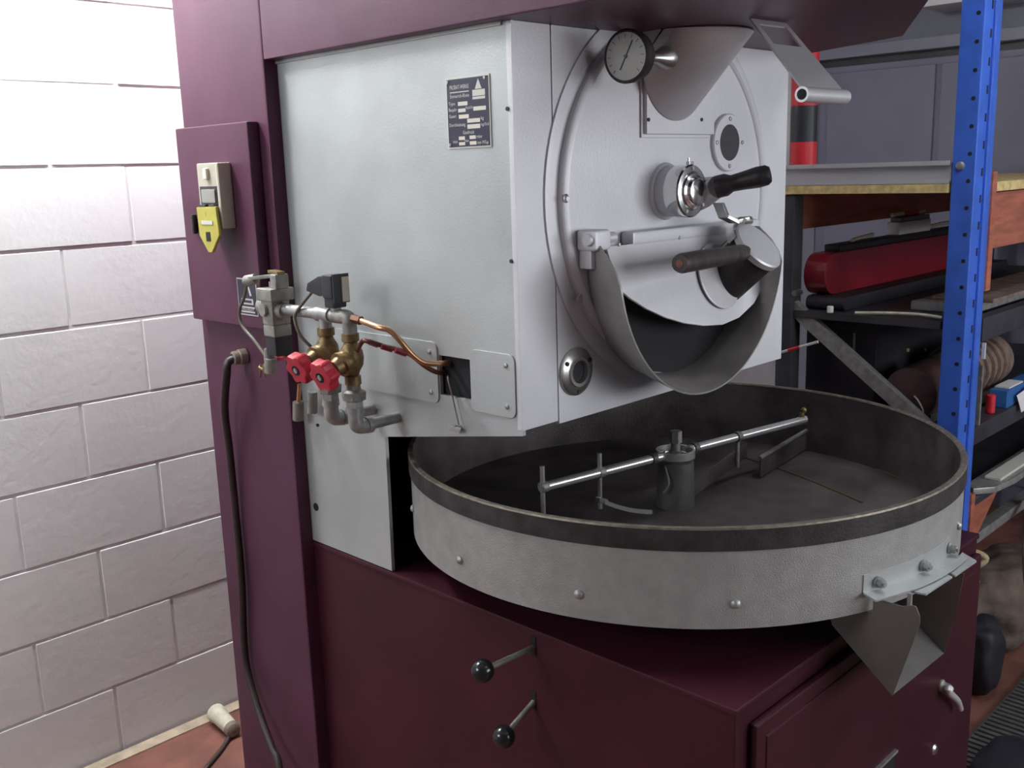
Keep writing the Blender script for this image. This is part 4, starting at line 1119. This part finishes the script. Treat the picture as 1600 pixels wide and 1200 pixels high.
# dark lumber under first beam, plates on fourth deck
for i, (xa, xb, ya_, yb_, h_, m_, lb_) in enumerate(((3.1, 4.3, 1.11, 1.30, .028, 'galvanised', 'grey sheet metal plate on the second deck'), (3.16, 4.2, 1.075, 1.26, .012, 'rust_brown', 'rusty sheet metal plate on the grey plate'))):
    z_ = Z2 + .001 + (0 if i == 0 else .0285)
    tag(MB().box((xa, ya_, z_), (xb, yb_, z_ + h_), .002).build('sheet_plate', m_), lb_, 'plate')
pl = MB().prism([(3.10, 1.075, Z4 + .001), (3.16, 1.03, Z4 + .001), (3.30, 1.015, Z4 + .001), (4.0, 1.03, Z4 + .001), (4.0, 1.11, Z4 + .001), (3.14, 1.11, Z4 + .001)], (0, 0, .022), .004)
tag(pl.build('steel_plate', 'galvanised'), 'thick grey steel plate on the lowest chipboard deck', 'plate')
tag(MB().box((3.22, 1.035, Z4 + .0235), (3.9, 1.085, Z4 + .034), .003).build('white_board', 'plate_white'), 'white board on the thick steel plate', 'board')

# floor clutter under the rack
hs_ = MB().tube([(3.05, 1.17, .27), (3.14, 1.09, .31), (3.18, 1.05, .35), (3.13, 1.10, .375), (3.05, 1.18, .33)], .011, 10)
tag(hs_.build('tan_hose', 'hose_tan'), 'tan hose bent in a loop under the rack', 'hose')
tag(MB().tube([(3.05, 1.15, .25), (3.10, 1.10, .272), (3.15, 1.06, .285)], .013, 10).build('hose_end', 'hose_tan'), 'straight tan hose end below the hose loop', 'hose')
tag(MB().tube([(3.03, .86, .285), (3.20, .93, .325), (3.35, .985, .385), (3.55, 1.045, .462)], .014, 10).build('grey_pipe', 'sack'), 'brown grey pipe slanting over the sacks', 'pipe')


def blob(name, c, rx, ry, rz, m, label, cat, seed, amp=.12, zmin=.001):
    rnd = random.Random(seed); bm = bmesh.new(); bmesh.ops.create_icosphere(bm, subdivisions=4, radius=1)
    ph = [rnd.uniform(0, 6) for _ in range(9)]
    for v in bm.verts:
        p = v.co.copy()
        k = 1 + amp * (math.sin(3 * p.x + ph[0]) * math.sin(4 * p.y + ph[1]) + .6 * math.sin(7 * p.z + ph[2] + 3 * p.x) + .4 * math.sin(11 * p.x + ph[3]) * math.cos(9 * p.y + ph[4]))
        p = V([math.copysign(abs(q) ** .75, q) for q in p])
        v.co = V((c[0] + p.x * k * rx, c[1] + p.y * k * ry, max(zmin, c[2] + p.z * k * rz)))
    mb = MB(); mb.bm.free(); mb.bm = bm
    return tag(mb.build(name, m, None, 80), label, cat)


blob('sack', (3.43, 1.085, .13), .30, .14, .13, 'sack', 'brown cloth sack slumped on the floor under the rack', 'sack', 3)
blob('black_bag', (2.97, .975, .12), .085, .060, .12, 'bag_black', 'black bag standing on the floor beside the maroon base', 'bag', 5, .07)
blob('dark_bag', (2.50, .72, .070), .13, .09, .050, 'bag_black', 'dark flat bag on the ribbed mat beside the base door', 'bag', 8, .07, .0165)
mt = empty('ribbed_mat', (2.95, .55, 0), 'dark grey ribbed rubber mat on the floor in front of the rack', 'mat')
MB().box((2.30, -.35, .001), (3.6, .90, .010), .002).build('backing', 'mat_rubber', mt)
rb = MB()
for k in range(52): rb.box((2.31 + k * .0248, -.34, .009), (2.31 + k * .0248 + .013, .89, .016))
o = rb.build('ribs', 'mat_rubber', mt); o['kind'] = 'stuff'

# grey cabinets along the right wall
XG = 4.75
gc_ = empty('grey_cabinet', (XG + .2, 1.4, 0), 'tall dark grey cabinet wall behind the pallet rack', 'cabinet')
MB().box((XG, -.5, 0), (XR - .002, 2.64, 2.05), .004).build('body', 'grey_paint', gc_)
MB().box((XG - .03, -.5, 2.085), (XR - .002, 2.64, 2.14), .006).build('cornice', 'grey_paint2', gc_)
MB().box((XG + .03, -.5, 2.04), (XR - .01, 2.60, 2.095)).build('top_recess', 'dark_steel', gc_)
for y0_, y1_ in ((1.93, 2.45), (1.38, 1.90), (.83, 1.35), (.28, .80)):
    dd = MB().box((XG - .014, y0_, .12), (XG, y1_, 2.02), .004).build('door', 'grey_paint', gc_)
    MB().box((XG - .030, y0_ + .03, 1.02), (XG - .013, y0_ + .045, 1.16), .003).build('handle', 'cast_steel', dd)
MB().box((XG - .012, 2.50, .1), (XG - .001, 2.56, 2.03), .002).build('corner_post', 'grey_paint2', gc_)
# upper dark panel and white shelf above the cabinets
tag(MB().box((XG + .25, .2, 2.141), (XR - .002, 2.5, 2.55), .004).build('top_box', 'grey_paint2'), 'dark grey box standing on top of the grey cabinets', 'box')
tag(MB().box((XG - .02, 0.9, 2.2705), (XG + .25, 2.02, 2.30), .003).build('white_shelf', 'carton_white'), 'white board sticking out above the grey cabinets', 'board')
